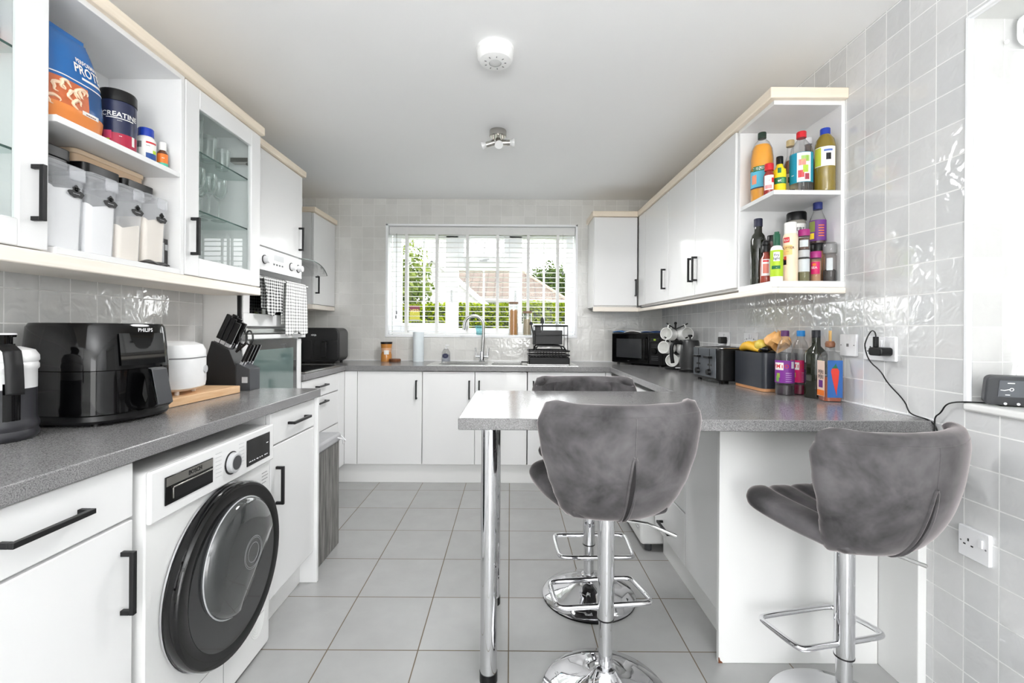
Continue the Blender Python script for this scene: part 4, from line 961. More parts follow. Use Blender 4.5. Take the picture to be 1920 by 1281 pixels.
t = vessel('vinegar_bottle', 'big clear vinegar bottle with a red cap and a teal salad label', 'bottle', (1.222, 1.925, Z), [(0, 0), (.04, 0), (.043, .008), (.043, .165), (.038, .195), (.022, .22), (.0145, .23), (.014, .24), (0, .24)], 'clearpl')
ring(t, .0185, .236, .262, RED)
lab(t, .0436, .04, .165, TEALL, half=1.35, texts=[('--', .019, WHT, .075, -.75)], patches=[(.042, .163, -.35, .85, WHT), (.06, .09, -.25, .25, RED), (.08, .11, .15, .6, LIME), (.11, .135, -.2, .4, pm('label_salmon', 232, 130, 110)), (.05, .075, .3, .7, pm('label_cherry', 168, 40, 66)), (.125, .15, .0, .7, pm('label_leaf', 150, 190, 70))])
t = vessel('oil_bottle', 'large olive-green cooking oil bottle with a blue cap', 'bottle', (1.303, 1.897, Z), [(0, 0), (.036, 0), (.038, .007), (.038, .185), (.033, .215), (.02, .235), (.0165, .24), (0, .24)], OIL)
ring(t, .0185, .238, .264, BLU); lab(t, .0386, .10, .18, WHT, half=1.1, patches=[(.125, .152, .1, .55, BLK), (.103, .177, -1.1, -.35, pm('label_goldgreen', 190, 196, 60)), (.16, .168, -.1, .7, pm('label_blue2', 90, 120, 190))])
t = vessel('sauce_bottle', 'dark bottle with a white cap at the back of the upper right shelf', 'bottle', (1.312, 2.02, Z), [(0, 0), (.024, 0), (.026, .006), (.026, .17), (.013, .21), (.0125, .25), (0, .25)], BROWN); ring(t, .0155, .248, .276, 'plug')

# lower shelf
Z = 1.4032
t = vessel('olive_oil_bottle', 'tall dark green olive oil bottle at the left of the lower right shelf', 'bottle', (1.11, 2.05, Z), [(0, 0), (.031, 0), (.032, .005), (.032, .2), (.026, .222), (.0165, .235), (.015, .27), (0, .27)], DKGLASS); ring(t, .0175, .262, .298, pm('cap_navy', 30, 32, 56))
t = vessel('sauce_bottle', 'small bottle with a round black cap and red label, lower right shelf', 'bottle', (1.092, 1.955, Z), [(0, 0), (.021, 0), (.022, .004), (.022, .1), (.012, .12), (.011, .135), (0, .135)], pm('chilli_oil', 150, 60, 44, .12, coat=.5)); ring(t, .017, .132, .16, BLK); MB().ball(.0165, (0, 0, .168)).build('cap_top', BLK, t, world=False)
lab(t, .0226, .03, .1, WHT, half=.8, patches=[(.04, .08, -.5, .5, pm('label_rust', 206, 120, 104)), (.088, .096, -.5, .5, RED)])
t = vessel('sauce_bottle', 'brown sauce bottle with a blue label on the lower right shelf', 'bottle', (1.132, 1.985, Z), [(0, 0), (.025, 0), (.026, .005), (.026, .12), (.014, .16), (.0135, .185), (0, .185)], BROWN); ring(t, .0155, .183, .21, BLK); lab(t, .0266, .045, .112, pm('label_blue', 30, 110, 178), half=1.1, texts=[('--', .016, YEL, .08, .1)], patches=[(.05, .066, -.2, .6, pm('label_orange', 232, 120, 40))])
t = vessel('oil_spray_bottle', 'lime green and white cooking spray bottle with a dark green top', 'bottle', (1.102, 1.893, Z), [(0, 0), (.022, 0), (.0235, .005), (.0235, .13), (.02, .142), (.011, .15), (0, .15)], WHT); ring(t, .0135, .148, .196, pm('cap_bottle_green', 16, 84, 58)); ring(t, .009, .196, .206, pm('cap_bottle_green', 16, 84, 58), 'nozzle')
lab(t, .024, .02, .128, LIME, half=1.45, texts=[('Fry', .0145, NAVY, .107, .0), ('light', .0145, NAVY, .093, .0), ('--', .008, WHT, .056, 0)], patches=[(.082, .12, -.5, .5, WHT), (.05, .064, -.8, .6, GRN)])
t = vessel('spray_can', 'cream aerosol can with a white cap and red oval mark', 'spray can', (1.166, 1.905, Z), [(0, 0), (.027, 0), (.028, .004), (.028, .185), (.023, .2), (0, .2)], pm('can_cream', 240, 218, 190, .3)); ring(t, .0225, .196, .247, WHT)
lab(t, .0284, .01, .19, pm('can_cream', 240, 218, 190, .3), half=1.3, texts=[('ILLI', .013, WHT, .172, -.55), ('BUTTER', .014, pm('label_brown', 110, 54, 26), .138, -.35), ('---', .011, pm('label_brown', 110, 54, 26), .125, -.35)], patches=[(.162, .183, -1.0, -.1, RED), (.11, .15, -1.0, .25, pm('label_butter', 244, 200, 130)), (.07, .095, -1.1, -.5, 'black'), (.09, .105, -.9, -.5, pm('label_tomato', 214, 70, 40))])
t = vessel('spice_jar', 'green herb jar with a white lid, lowest of the front spice stack', 'jar', (1.215, 1.893, Z), [(0, 0), (.0205, 0), (.0215, .004), (.0215, .095), (.019, .1), (0, .1)], 'clearpl'); fill(t, [(0, .002), (.02, .002), (.02, .07), (0, .07)], pm('herbs', 116, 112, 70, .9)); ring(t, .021, .1, .13, 'lgrey', 'lid'); lab(t, .0219, .04, .092, pm('label_grey', 206, 212, 214), half=1.2, patches=[(.096, .1, -.9, .9, BLK)])
t = vessel('spice_jar', 'spice jar with a magenta lid stacked on the herb jar', 'jar', (1.215, 1.893, Z + .1304), [(0, 0), (.0195, 0), (.0205, .004), (.0205, .055), (.019, .06), (0, .06)], 'clearpl'); fill(t, [(0, .002), (.019, .002), (.019, .05), (0, .05)], pm('spice_dark', 92, 66, 50, .9)); ring(t, .0215, .058, .085, MAG, 'lid'); lab(t, .021, .012, .04, pm('label_grey', 206, 212, 214), half=.8, texts=[('--', .008, BLK, .045, .1)])
t = vessel('spice_jar', 'front spice jar with a magenta lid and pink label beside the herb jar', 'jar', (1.2605, 1.889, Z), [(0, 0), (.0195, 0), (.0205, .004), (.0205, .092), (.019, .097), (0, .097)], 'clearpl'); fill(t, [(0, .002), (.019, .002), (.019, .085), (0, .085)], pm('spice_tan', 176, 128, 88, .9)); ring(t, .021, .097, .124, MAG, 'lid'); lab(t, .0211, .03, .08, PINK, half=.8, texts=[('SEA', .013, WHT, .056, -.2)], patches=[(.064, .074, -.5, .1, pm('label_orange', 232, 120, 40))])
t = vessel('spice_jar', 'tan spice jar with a black lid under the purple bottle', 'jar', (1.312, 1.952, Z), [(0, 0), (.026, 0), (.027, .004), (.027, .13), (.024, .136), (0, .136)], pm('spice_tan', 176, 128, 88, .9)); ring(t, .0275, .136, .166, BLK, 'lid')
t = vessel('sauce_bottle', 'purple-labelled bottle with a navy cap stacked on the black-lidded jar', 'bottle', (1.311, 1.952, Z + .1665), [(0, 0), (.029, 0), (.031, .005), (.031, .1), (.018, .135), (.0155, .15), (0, .15)], 'clearpl'); fill(t, [(0, .003), (.0285, .003), (.0285, .02), (0, .02)], BROWN); ring(t, .0175, .148, .178, pm('cap_blue_dk', 28, 40, 104)); lab(t, .0316, .012, .1, PURP, half=1.5, patches=[(.05, .095, -1.2, -.3, pm('label_olive', 120, 130, 50)), (.02, .045, -1.1, -.4, YEL)] + [(.03 + i * .011, .034 + i * .011, .1, .8, pm('label_orange', 232, 120, 40)) for i in range(5)])
t = vessel('pepper_grinder', 'clear grinder of dark peppercorns at the right end of the lower shelf', 'grinder', (1.316, 1.884, Z), [(0, 0), (.023, 0), (.024, .004), (.024, .105), (.021, .11), (.024, .116), (.025, .155), (.022, .16), (0, .16)], 'clearpl'); fill(t, [(0, .002), (.022, .002), (.022, .045), (.015, .05), (0, .05)], pm('pepper', 44, 34, 30, .8, bump=.6)); lab(t, .0245, .045, .095, pm('label_grey', 206, 212, 214), half=.45); ring(t, .0235, .117, .154, glass('grey_clear', (.7, .7, .7, 1), .6, haze=.25), 'grinder_head')
t = vessel('gravy_canister', 'tall canister with a black lid and white label behind the spice jars', 'jar', (1.272, 2.035, Z), [(0, 0), (.036, 0), (.037, .004), (.037, .275), (.034, .285), (0, .285)], pm('grey_clear_jar', 150, 146, 138, .2)); ring(t, .039, .285, .322, BLK, 'lid'); lab(t, .0375, .19, .268, WHT, half=1.4, texts=[('NDERS', .022, BLK, .242, .0)], patches=[(.205, .215, -.4, .3, BLK), (.195, .225, -.12, .05, BLK)])

# open unit on the left: upper shelf
def pouch():
    t = thing('protein_pouch', 'blue and orange protein powder bag with a crimped top', 'pouch', (-1.263, 1.287, 1.7552))
    HY, hy = .107, .107
    def skin(u, v, side, off=0):
        z = .248 * v; hy = HY * (1 - .42 * v ** 3); ys = -.03 * v ** 2.5; d = .052 * (max(0, 1 - v ** 2.6)) ** .7 * (max(0, 1 - abs(u) ** 3)) ** .5 * (.75 + .25 * min(1, v * 6)) + off
        return ((d if side > 0 else -d) + .03 * v ** 2 + .004 * noise.noise(Vector((u * 3, v * 6, 1))) * (1 - v), u * hy * (1 - .05 * sin(pi * v)) + ys, z)
    b = MB(); b.grid(lambda a, c: skin(2 * a - 1, c, 1), 24, 30); b.grid(lambda a, c: skin(2 * a - 1, c, -1), 24, 30)
    b.build('body', pm('pouch_blue', 30, 100, 168, .25), t, world=False, smooth=70)
    def patch(u0, u1, v0, v1, off=.0008): return lambda a, c: skin(u0 + (u1 - u0) * a, v0 + (v1 - v0) * c, 1, off)
    b = MB(); b.grid(patch(-.86, .96, .0, .2), 14, 6); b.build('flavour_panel', pm('pouch_orange', 226, 138, 70, .3), t, world=False, smooth=70)
    b = MB(); b.grid(patch(-.86, .2, .2, .47), 10, 8); b.build('food_picture', pm('pouch_prawn', 196, 104, 62, .3, var=.3, scale=60), t, world=False, smooth=70)
    b = MB(); b.grid(patch(.2, .97, .2, .5), 10, 8, 0); b.build('text_panel', pm('pouch_deep', 22, 78, 134, .25), t, world=False, smooth=70)
    b = MB(); b.grid(patch(-.8, .97, .5, .512, .0014), 14, 1); b.grid(patch(.05, .95, .56, .585, .0014), 8, 1); b.grid(patch(.0, .5, .17, .215, .0016), 8, 2); b.build('white_bands', 'paper', t, world=False, smooth=70)
    b = MB()
    for k in range(7):
        uc, vc = -.7 + .13 * k + .05 * sin(k * 5), .2 + .2 * abs(sin(k * 2.3)); q = [Vector(skin(uc + .12 * cos(a) * (1 + .3 * sin(3 * a + k)), vc + .05 * sin(a), 1, .002)) for a in [pi * 1.5 * i / 14 for i in range(15)]]
        b.tube(q, [.001 + .004 * sin(pi * i / 14) for i in range(15)], 6)
    b.build('cream_swirls', pm('swirl', 244, 214, 184, .3), t, world=False)
    def ptxt(s_, sz, uc, vc, mm, name):
        vs, fs = text_mesh(s_, sz, .02, 'CENTER', 0)
        MB().add([skin(uc + x / hy, vc + y / .248, 1, .0022) for x, y, z in vs], fs).build(name, mm, t, world=False)
    ptxt('PERFORMANCE', .016, .44, .745, WHT, 'range_lettering'); ptxt('PROTEIN', .034, .46, .655, WHT, 'title_lettering'); ptxt('-----', .02, .25, .192, pm('pouch_brown', 120, 60, 30), 'flavour_lettering')
    b = MB(); b.box(.026, .031, -.03 - .056, -.03 + .056, .24, .258); b.build('crimped_top', pm('pouch_blue', 30, 100, 168, .25), t, world=False, bev=.001)
pouch()
Z = 1.7552
t = vessel('creatine_tub', 'navy tub with a black lid between the bag and the pill bottle', 'tub', (-1.262, 1.462, Z), [(0, 0), (.046, 0), (.048, .004), (.048, .15), (.046, .155), (0, .155)], pm('tub_navy', 34, 40, 70, .3)); ring(t, .0495, .152, .188, BLK, 'lid', 36)
lab(t, .0484, .005, .15, pm('tub_navy', 34, 40, 70, .3), half=1.5, texts=[('CREATINE', .0215, WHT, .107, .15), ('-----', .008, WHT, .09, .1), ('--', .012, WHT, .042, .15)], patches=[(.0, .05, -1.3, 1.3, pm('tub_crimson', 168, 30, 62)), (.03, .055, -.75, -.3, pm('raspberry', 214, 70, 104)), (.012, .03, -.7, -.4, LIME), (.095, .0975, -.6, .9, WHT), (.02, .05, .8, 1.0, WHT)])
t = vessel('pill_bottle', 'white vitamin bottle with a blue cap on the left open shelf', 'bottle', (-1.243, 1.552, Z), [(0, 0), (.027, 0), (.0285, .004), (.0285, .075), (.022, .087), (.019, .09), (0, .09)], WHT); ring(t, .0225, .088, .116, BLU)
lab(t, .0289, .008, .076, WHT, half=1.3, texts=[('---', .012, BLK, .055, .2)], patches=[(.062, .068, .0, 1.2, RED), (.008, .03, .0, 1.2, pm('label_marine', 28, 72, 140)), (.045, .066, -.9, -.4, 'mgrey'), (.03, .042, .7, 1.2, LIME)])
t = vessel('medicine_bottle', 'small brown medicine bottle with a white cap and orange label', 'bottle', (-1.232, 1.612, Z), [(0, 0), (.0155, 0), (.0165, .003), (.0165, .055), (.01, .066), (0, .068)], pm('amber_glass', 92, 48, 22, .1, coat=.6)); ring(t, .0115, .066, .094, WHT); lab(t, .0169, .006, .052, pm('label_orange', 232, 120, 40), half=1.2, texts=[('--', .014, WHT, .038, .1)], patches=[(.006, .02, -1.2, 1.2, pm('label_aqua', 70, 176, 150))])
# flour tubs, lower shelf
Z = 1.4085
def tub(label, y, x, m, lvl, w=.105, d=.115, h=.235, rz=0):
    t = thing('storage_tub', label, 'food container', (x, y, Z), rz, 'clear dry food tubs')
    hw, hd = w / 2, d / 2
    b = MB(); 
    vs, fs = [], []
    for z, k in ((0, .88), (h * .95, 1.0)): vs += [(p[0] * k, p[1] * k, z) for p in rr(-hd, hd, -hw, hw, .014, 4)]
    n = len(vs) // 2; fs = [tuple(range(n))] + [(i, (i + 1) % n, n + (i + 1) % n, n + i) for i in range(n)]
    b.add(vs, fs).build('container', 'frost', t, world=False)
    vs = []
    for z, k in ((.004, .85), (lvl * h, .88 + .1 * lvl - .02)): vs += [(p[0] * k, p[1] * k, z + (.012 * sin(p[1] * 60 + x * 50) if z > .01 else 0)) for p in rr(-hd, hd, -hw, hw, .014, 4)]
    MB().add(vs, fs + [tuple(range(n, 2 * n))]).build('contents', m, t, world=False)
    b = MB(); b.prism(rr(-hd - .002, hd + .002, -hw - .002, hw + .002, .015, 4), 'z', h * .95, h); b.box(hd, hd + .006, .0, hw - .006, h * .83, h * .985); b.build('clip_lid', 'frost', t, world=False, bev=.003)
    k = .975; X = frame((hd * k + .0015, hw * .42, h * .68), (0, 1, 0), (0, 0, 1))
    b = MB(); b.prism([(.023 * cos(a) * (1 + .08 * sin(5 * a)), 0.011 * sin(a) * (1 + .15 * cos(7 * a))) for a in [2 * pi * i / 28 for i in range(28)]], 'z', 0, .0012, X=X)
    for q, w_ in ((-.006, .0045), (0, .005), (.006, .0045)): b.prism([(q + w_ * cos(a), .014 + (0.005 if q == 0 else 0) + w_ * sin(a)) for a in [2 * pi * i / 14 for i in range(14)]], 'z', 0, .0012, X=X)
    b.prism([(-.004, .006), (.004, .006), (.006, .017), (-.006, .017)], 'z', 0, .0012, X=X)
    st_ = b.build('sticker', 'black', t, world=False)
    b = MB(); b.text('~~~', .012, frame((hd * k + .0029, hw * .42, h * .68), (0, 1, 0), (0, 0, 1))); b.build('lettering', 'lgrey', st_, world=False)
    return t
tub('clear clip-lid tub of white flour half hidden by the handle of the glass door', 1.248, -1.268, 'flour', .70)
tub('widest clear clip-lid tub of white flour, second from the left', 1.352, -1.262, 'flour', .62, .098)
tub('clear clip-lid tub less than half full of oat flour', 1.452, -1.262, 'oat', .46, .096)
tub('clear clip-lid tub of oat flour, rightmost by the black packet', 1.553, -1.262, 'oat', .66, .098)
def lidbox(label, y0, y1, z0, z1, m, lid, x0=-1.445, x1=-1.338, lh=.03):
    t = thing('food_box', label, 'food container', ((x0 + x1) / 2, (y0 + y1) / 2, z0))
    MB().prism(rr(x0 + .004, x1 - .004, y0 + .004, y1 - .004, .016), 'z', z0, z1 - lh).build('box', m, t)
    b = MB(); b.prism(rr(x0, x1, y0, y1, .018), 'z', z1 - lh, z1); b.prism(rr(x0 + .012, x1 - .012, y0 + .012, y1 - .012, .016), 'z', z1, z1 + .004); b.build('lid', lid, t, bev=.004); return t
lidbox('black lidded box stacked on the leftmost flour tub', 1.205, 1.315, 1.6445, 1.70, pm('box_smoke', 40, 40, 42, .3), BLK, -1.40, -1.262)
lidbox('black lidded box stacked on the middle tubs, under the beige box', 1.345, 1.475, 1.6445, 1.688, pm('box_smoke', 40, 40, 42, .3), BLK, -1.42, -1.258)
lidbox('black lidded box stacked on the rightmost tub, under the beige box', 1.49, 1.62, 1.6445, 1.688, pm('box_smoke', 40, 40, 42, .3), BLK, -1.42, -1.262)
lidbox('flat beige food box under the shelf, above the flour tubs', 1.36, 1.625, 1.6925, 1.7345, pm('beige_plastic', 222, 192, 160, .35), pm('beige_lid', 228, 204, 176, .35), -1.44, -1.30, .015)
t = thing('packet', 'black upright packet at the right end of the flour shelf', 'packet', (-1.245, 1.625, Z), 0); b = MB(); b.box(-.012, .012, -.022, .016, 0, .105); b.build('box', pm('packet_black', 38, 36, 36, .4), t, world=False, bev=.001)
b = MB(); b.box(-.0005, .0125, .0, .0, 0, 0) if False else b.box(.0121, .0126, -.02, -.002, .02, .09); b.box(.0121, .0126, .002, .014, .065, .085); b.build('label', 'lgrey', t, world=False)
b = MB(); b.grid(lambda u, v: (-1.225 + .03 * v, 1.50 + .10 * u, Z + .002 + .012 * sin(pi * u) * sin(pi * v) + .004 * sin(9 * u)), 20, 8); o = b.build('foil_sachet', pm('sachet', 44, 42, 42, .3), None); s = o.modifiers.new('thick', 'SOLIDIFY'); s.thickness = .003; s.offset = 1; tag(o, 'crumpled dark sachet lying in front of the rightmost tub', 'sachet')
# drinking glasses behind the glass doors
def tumbler(label, x, y, z, r, h, group):
    t = thing('drinking_glass', label, 'glass', (x, y, z), 0, group)
    MB().lathe([(0, 0), (r * .8, 0), (r, h), (r - .0015, h), (r * .8 - .002, .008), (0, .008)], 24).build('bowl', 'clear', t, world=False); return t
G1 = 'tumblers on the upper glass shelf'
tl_ = 'clear tumbler on the upper glass shelf behind the glass door'
for x, y, r, h in ((-1.29, 1.75, .034, .135), (-1.35, 1.80, .034, .135), (-1.275, 1.83, .036, .15), (-1.36, 1.90, .034, .11), (-1.28, 1.925, .033, .105), (-1.28, 2.02, .031, .085)): tumbler(tl_, x, y, 1.8965, r, h, G1)
def flute(label, x, y, z):
    t = thing('wine_glass', label, 'glass', (x, y, z), 0, 'stem glasses on the lower glass shelf')
    MB().lathe([(0, 0), (.03, 0), (.028, .003), (.004, .008), (.0035, .085), (.02, .105), (.031, .135), (.029, .18), (.0275, .18), (.0295, .135), (.018, .108), (0, .098)], 24).build('bowl', 'clear', t, world=False, smooth=60)
for x, y in ((-1.28, 1.78), (-1.345, 1.81), (-1.275, 1.85), (-1.34, 1.885), (-1.275, 1.925), (-1.34, 1.965), (-1.28, 2.0)): flute('clear stem glass on the lower glass shelf behind the glass door', x, y, 1.6635)
t = vessel('cup', 'purple and red cup behind the glass door at the far left edge', 'cup', (-1.315, 1.118, 1.8935), [(0, 0), (.03, 0), (.036, .05), (.033, .055), (0, .055)], pm('cup_red', 190, 44, 44)); MB().lathe([(.033, .053), (.03, .1), (.034, .115), (.03, .115), (.026, .1), (.03, .055)], 24).build('upper_cup', pm('cup_purple', 76, 62, 110), t, world=False)

# ------------------------------------------------------------------ left worktop
t = thing('drinks_flask', 'white and charcoal insulated jug with a black strap at the left edge', 'flask', (-1.288, 1.142, WT))
MB().lathe([(.0, .0), (.07, 0), (.078, .008), (.08, .018), (.0765, .026), (.0795, .034), (.0795, .042), (.076, .05), (.0745, .056), (.0745, .13), (.0, .13)], 48).build('lower_body', pm('flask_charcoal', 50, 50, 54, .3), t, world=False)
MB().lathe([(0, .128), (.0745, .13), (.0745, .175), (.078, .18), (.078, .19), (.0755, .195), (.0785, .20), (.078, .212), (.07, .226), (.045, .234), (0, .236)], 48).build('upper_body', pm('flask_white', 236, 236, 236, .3), t, world=False)
MB().lathe([(0, .234), (.034, .234), (.034, .241), (.03, .241), (.03, .258), (.036, .258), (.037, .264), (0, .264)], 36).build('screw_lid', 'blackgloss', t, world=False)
MB().lathe([(0, .2642), (.038, .2642), (.036, .268), (0, .269)], 36).build('lid_top', 'plug', t, world=False)
fa = -.35; b = MB()
def strap(u, v):
    a = [(.0, .243), (.045, .24), (.075, .225), (.084, .19), (.088, .15), (.09, .118)]; k = u * 5; i = min(4, int(k)); f = k - i
    r, z = a[i][0] + (a[i + 1][0] - a[i][0]) * f, a[i][1] + (a[i + 1][1] - a[i][1]) * f
    q = (v - .5) * .034; return (r * cos(fa) - q * sin(fa), r * sin(fa) + q * cos(fa), z)
b.grid(strap, 30, 2); o = b.build('strap', 'black', t, world=False); s = o.modifiers.new('thick', 'SOLIDIFY'); s.thickness = .003
b = MB(); b.band(.0752, .05, .145, fa - .22, fa + .22, n=8); b.build('side_slot', 'blackgloss', t, world=False); b = MB(); b.band(.077, .098, .106, -2.2, -.85, n=12); b.build('grip_rib', 'black', t, world=False)

t = thing('air_fryer', 'large gloss black air fryer on the left worktop', 'air fryer', (-1.284, 1.428, WT), R(-6))
rot = dict(world=False)
def sup(r, z): return (r, z)
MB().lathe([(0, .008), (.148, .008), (.152, .016), (.150, .03), (0, .03)], 72, pw=3.2, sx=1.02).build('foot_ring', 'blackpl', t, **rot)
MB().lathe([(.150, .03), (.1535, .034), (.152, .158), (0, .158)], 72, pw=3.2, sx=1.02).build('basket_drawer', 'blackgloss', t, **rot)
MB().lathe([(.1518, .160), (.142, .285), (.136, .296), (.12, .298), (0, .298)], 72, pw=3.2, sx=1.02).build('upper_body', 'blackgloss', t, **rot)
for a in range(4): MB().cyl(.012, 0, .009, 12, (.1 * (1 if a < 2 else -1), .1 * (1 if a % 2 else -1), 0)).build('foot', 'blackpl', t, **rot)
b = MB(); b.prism([(.15, .03), (.212, .04), (.226, .05), (.204, .156), (.19, .162), (.146, .162), (.146, .145), (.176, .14), (.188, .075), (.178, .05), (.15, .045)], 'y', -.026, .026); hd_ = b.build('handle', 'blackgloss', t, bev=.005, seg=3, **rot)
b = MB(); b.prism([(.2125, .045), (.2275, .052), (.2055, .158), (.192, .163), (.19, .158), (.203, .154), (.2245, .055)], 'y', -.0265, .0265); b.build('handle_cover', 'dgrey', hd_, bev=.002, **rot)
b = MB(); b.text('PHILIPS', .016, frame((.1468, .01, .276), (0, 1, .0), (-.07, 0, 1)), bold=.01); b.build('lettering', 'plug', t, **rot)
b = MB(); b.grid(lambda u, v: (.1538 - .0095 * v + .001, -.075 + .15 * u, .172 + .095 * v), 8, 2); b.build('control_panel', 'blackglass', t, **rot)

t = thing('bread_board', 'pale wooden board under the white rice cooker', 'chopping board', (-1.315, 1.80, WT), 0); b = MB(); b.prism(rr(-.125, .122, -.205, .215, .008, 3), 'z', .001, .031, X=Matrix.Rotation(R(-2), 4, 'Z')); b.build('board', 'wood', t, world=False, bev=.002)
t = thing('rice_cooker', 'white rounded rice cooker standing on the wooden board', 'rice cooker', (-1.315, 1.755, WT + .0315), R(10)); W_ = pm('cooker_white', 240, 240, 240, .28)
for a in range(4): MB().cyl(.008, 0, .018, 12, (.06 * (1 if a < 2 else -1), .06 * (1 if a % 2 else -1), 0)).build('foot', W_, t, world=False)
MB().lathe([(0, .015), (.075, .015), (.088, .025), (.0905, .045), (.0905, .135), (0, .135)], 64, pw=3.6, sx=1.22, sy=1.2).build('body', W_, t, world=False)
MB().lathe([(0, .135), (.0885, .135), (.0885, .14), (0, .14)], 64, pw=3.6, sx=1.22, sy=1.2).build('lid_gap', 'mgrey', t, world=False)
MB().lathe([(0, .14), (.0905, .14), (.09, .165), (.082, .187), (.06, .198), (.03, .201), (0, .202)], 64, pw=3.6, sx=1.22, sy=1.2).build('lid', W_, t, world=False)
b = MB(); b.lathe([(0, .003), (.015, .003), (.015, 0), (0, 0)], 28, X=Matrix.Translation((.1103, .045, .09)) @ Matrix.Rotation(R(90), 4, 'Y')); b.build('button', 'lgrey', t, world=False)
b = MB(); b.box(-.03, .03, .107, .121, .03, .075); b.build('condensation_cup', W_, t, world=False, bev=.004)
t = thing('knife_block', 'black knife block with knives and scissors beside the oven tower', 'knife block', (-1.29, 2.115, WT))
b = MB(); b.prism([(-.09, 0), (.045, 0), (.045, .11), (.012, .185), (-.068, .225), (-.118, .06)], 'y', -.042, .042); b.build('block', pm('block_black', 24, 24, 25, .45), t, world=False, bev=.002)
b = MB(); b.prism([(.046, 0), (.108, 0), (.108, .098), (.046, .125)], 'y', -.042, .042); fb = b.build('front_step', pm('block_grey', 62, 64, 68, .35), t, world=False, bev=.002)
b = MB(); b.box(.072, .098, -.0425, -.0421, .035, .062); b.build('badge', 'lgrey', fb, world=False)
dk = Vector((.42, 0, .91)).normalized()
def knife(nm, lb, x, y, z, Ln, r, par=None):
    k = thing('kitchen_knife' if r > .008 else 'steak_knife', lb, 'knife', (-1.29 + x, 2.115 + y, WT + z), 0, nm)
    X = Matrix.Rotation(atan2(dk.x, dk.z), 4, 'Y')
    b = MB(); b.prism(rr(-r, r, -r * .62, r * .62, r * .4, 3), 'z', .016, Ln, X=X); b.build('handle', 'blackpl', k, world=False, bev=.002)
    b = MB(); b.box(-r * .9, r * .9, -r * .55, r * .55, -.01, .016, X=X); b.build('bolster', 'chrome', k, world=False)
    b = MB()
    for s in (-1, 1): b.box(s * r - .0006, s * r + .0006, -.0012, .0012, .016, Ln, X=X)
    b.build('tang', 'chrome', k, world=False)
for i, (x, y, z) in enumerate(((-.052, -.022, .222), (-.052, .022, .222), (-.03, -.02, .211), (-.028, .022, .211), (-.006, -.022, .198), (-.004, .022, .198))):
    knife('large knives in the block', 'large black-handled knife standing in the back of the knife block', x, y, z, .135 - .008 * (i // 2), .0125)
for i in range(6): knife('steak knives in the block', 'small steak knife in the front step of the knife block', .062 + .009 * (i % 2), -.034 + .0135 * i, .116, .10, .006)
t = thing('kitchen_scissors', 'black kitchen scissors in the knife block', 'scissors', (-1.272, 2.085, WT + .185)); b = MB()
for s in (0, 1): b.tube([Vector((.052 + s * .034 + .016 * cos(a), -.01 * s, .055 + .032 * sin(a))) for a in [2 * pi * k / 20 for k in range(20)]], .004, 8, closed=True)
b.tube([(.02, 0, -.01), (.045, 0, .03)], .005, 8); b.tube([(.024, -.006, -.01), (.075, -.01, .032)], .005, 8); b.build('scissor_handles', 'blackpl', t, world=False)
# ------------------------------------------------------------------ back worktop
t = thing('air_fryer', 'matt black twin-drawer air fryer in the back left corner', 'air fryer', (-1.60, 3.80, WT), R(4))
b = MB(); b.prism(rr(-.205, .21, .012, .29, .05, 8), 'y', -.13, .13); b.build('body', pm('fryer_black', 26, 26, 27, .42), t, world=False, bev=.012, seg=3)
for x in (-.10, .105):
    b = MB(); b.prism(rr(x - .096, x + .096, .03, .195, .02), 'y', -.137, -.128); d = b.build('drawer', pm('fryer_drawer', 22, 22, 23, .38), t, world=False, bev=.004)
    b = MB(); b.prism([(-.137, .185), (-.185, .18), (-.19, .17), (-.19, .05), (-.178, .045), (-.172, .16), (-.137, .165)], 'x', x - .02, x + .02); b.build('handle', 'blackpl', d, world=False, bev=.004)
b = MB(); b.text('ninja', .022, frame((.01, -.131, .232), (1, 0, 0), (0, 0, 1)), bold=.02); b.build('lettering', 'plug', t, world=False)
for x in (-.16, .16):
    for y in (-.1, .1): MB().cyl(.012, 0, .015, 10, (x, y, 0)).build('foot', 'blackpl', t, world=False)
# sink and tap
t = thing('kitchen_sink', 'stainless steel inset sink with drainer under the window', 'sink', (-.07, 3.79, WT))
x0, x1, y0, y1 = SX0 - .02, SX1 + .03, SY0 - .02, SY1 + .02
bowls = [(-.575, -.20), (-.15, .10)]
b = MB(); z0, z1 = WT, WT + .004
b.box(x0, x1, y0, 3.615, z0, z1); b.box(x0, x1, 3.955, y1, z0, z1); xs = [x0] + [q for bw in bowls for q in bw] + [x1]
for i in range(0, len(xs), 2): b.box(xs[i], xs[i + 1], 3.615, 3.955, z0, z1)
b.build('rim', 'steel', t, bev=0)
for a, c in bowls: part('bowl', t, 'steel', (a, a + .002, 3.615, 3.955, WT - .15, z0), (c - .002, c, 3.615, 3.955, WT - .15, z0), (a, c, 3.615, 3.617, WT - .15, z0), (a, c, 3.953, 3.955, WT - .15, z0), (a, c, 3.615, 3.955, WT - .152, WT - .15), bev=0)
b = MB()
for i in range(7): b.tube([(.14, 3.65 + i * .045, z1 + .001), (.47, 3.65 + i * .045, z1 + .001)], .004, 6)
b.build('drainer_ribs', 'steel', t)
t = thing('kitchen_tap', 'chrome swan-neck mixer tap with two lever handles', 'tap', (-.247, 3.985, WT + .004))
b = MB(); b.lathe([(0, 0), (.028, 0), (.028, .006), (.022, .012), (.021, .075), (.017, .09), (0, .09)], 28); b.build('body', 'chrome', t, world=False)
arc = [(.005, 0, .085), (.01, 0, .2), (.012, 0, .30)] + [(-.072 + .084 * cos(a), 0, .315 + .084 * sin(a)) for a in [pi * i / 14 for i in range(15)]] + [(-.158, 0, .29), (-.162, 0, .275)]
b = MB(); b.tube(arc, .0135, 14); b.build('spout', 'steel', t, world=False, smooth=60)
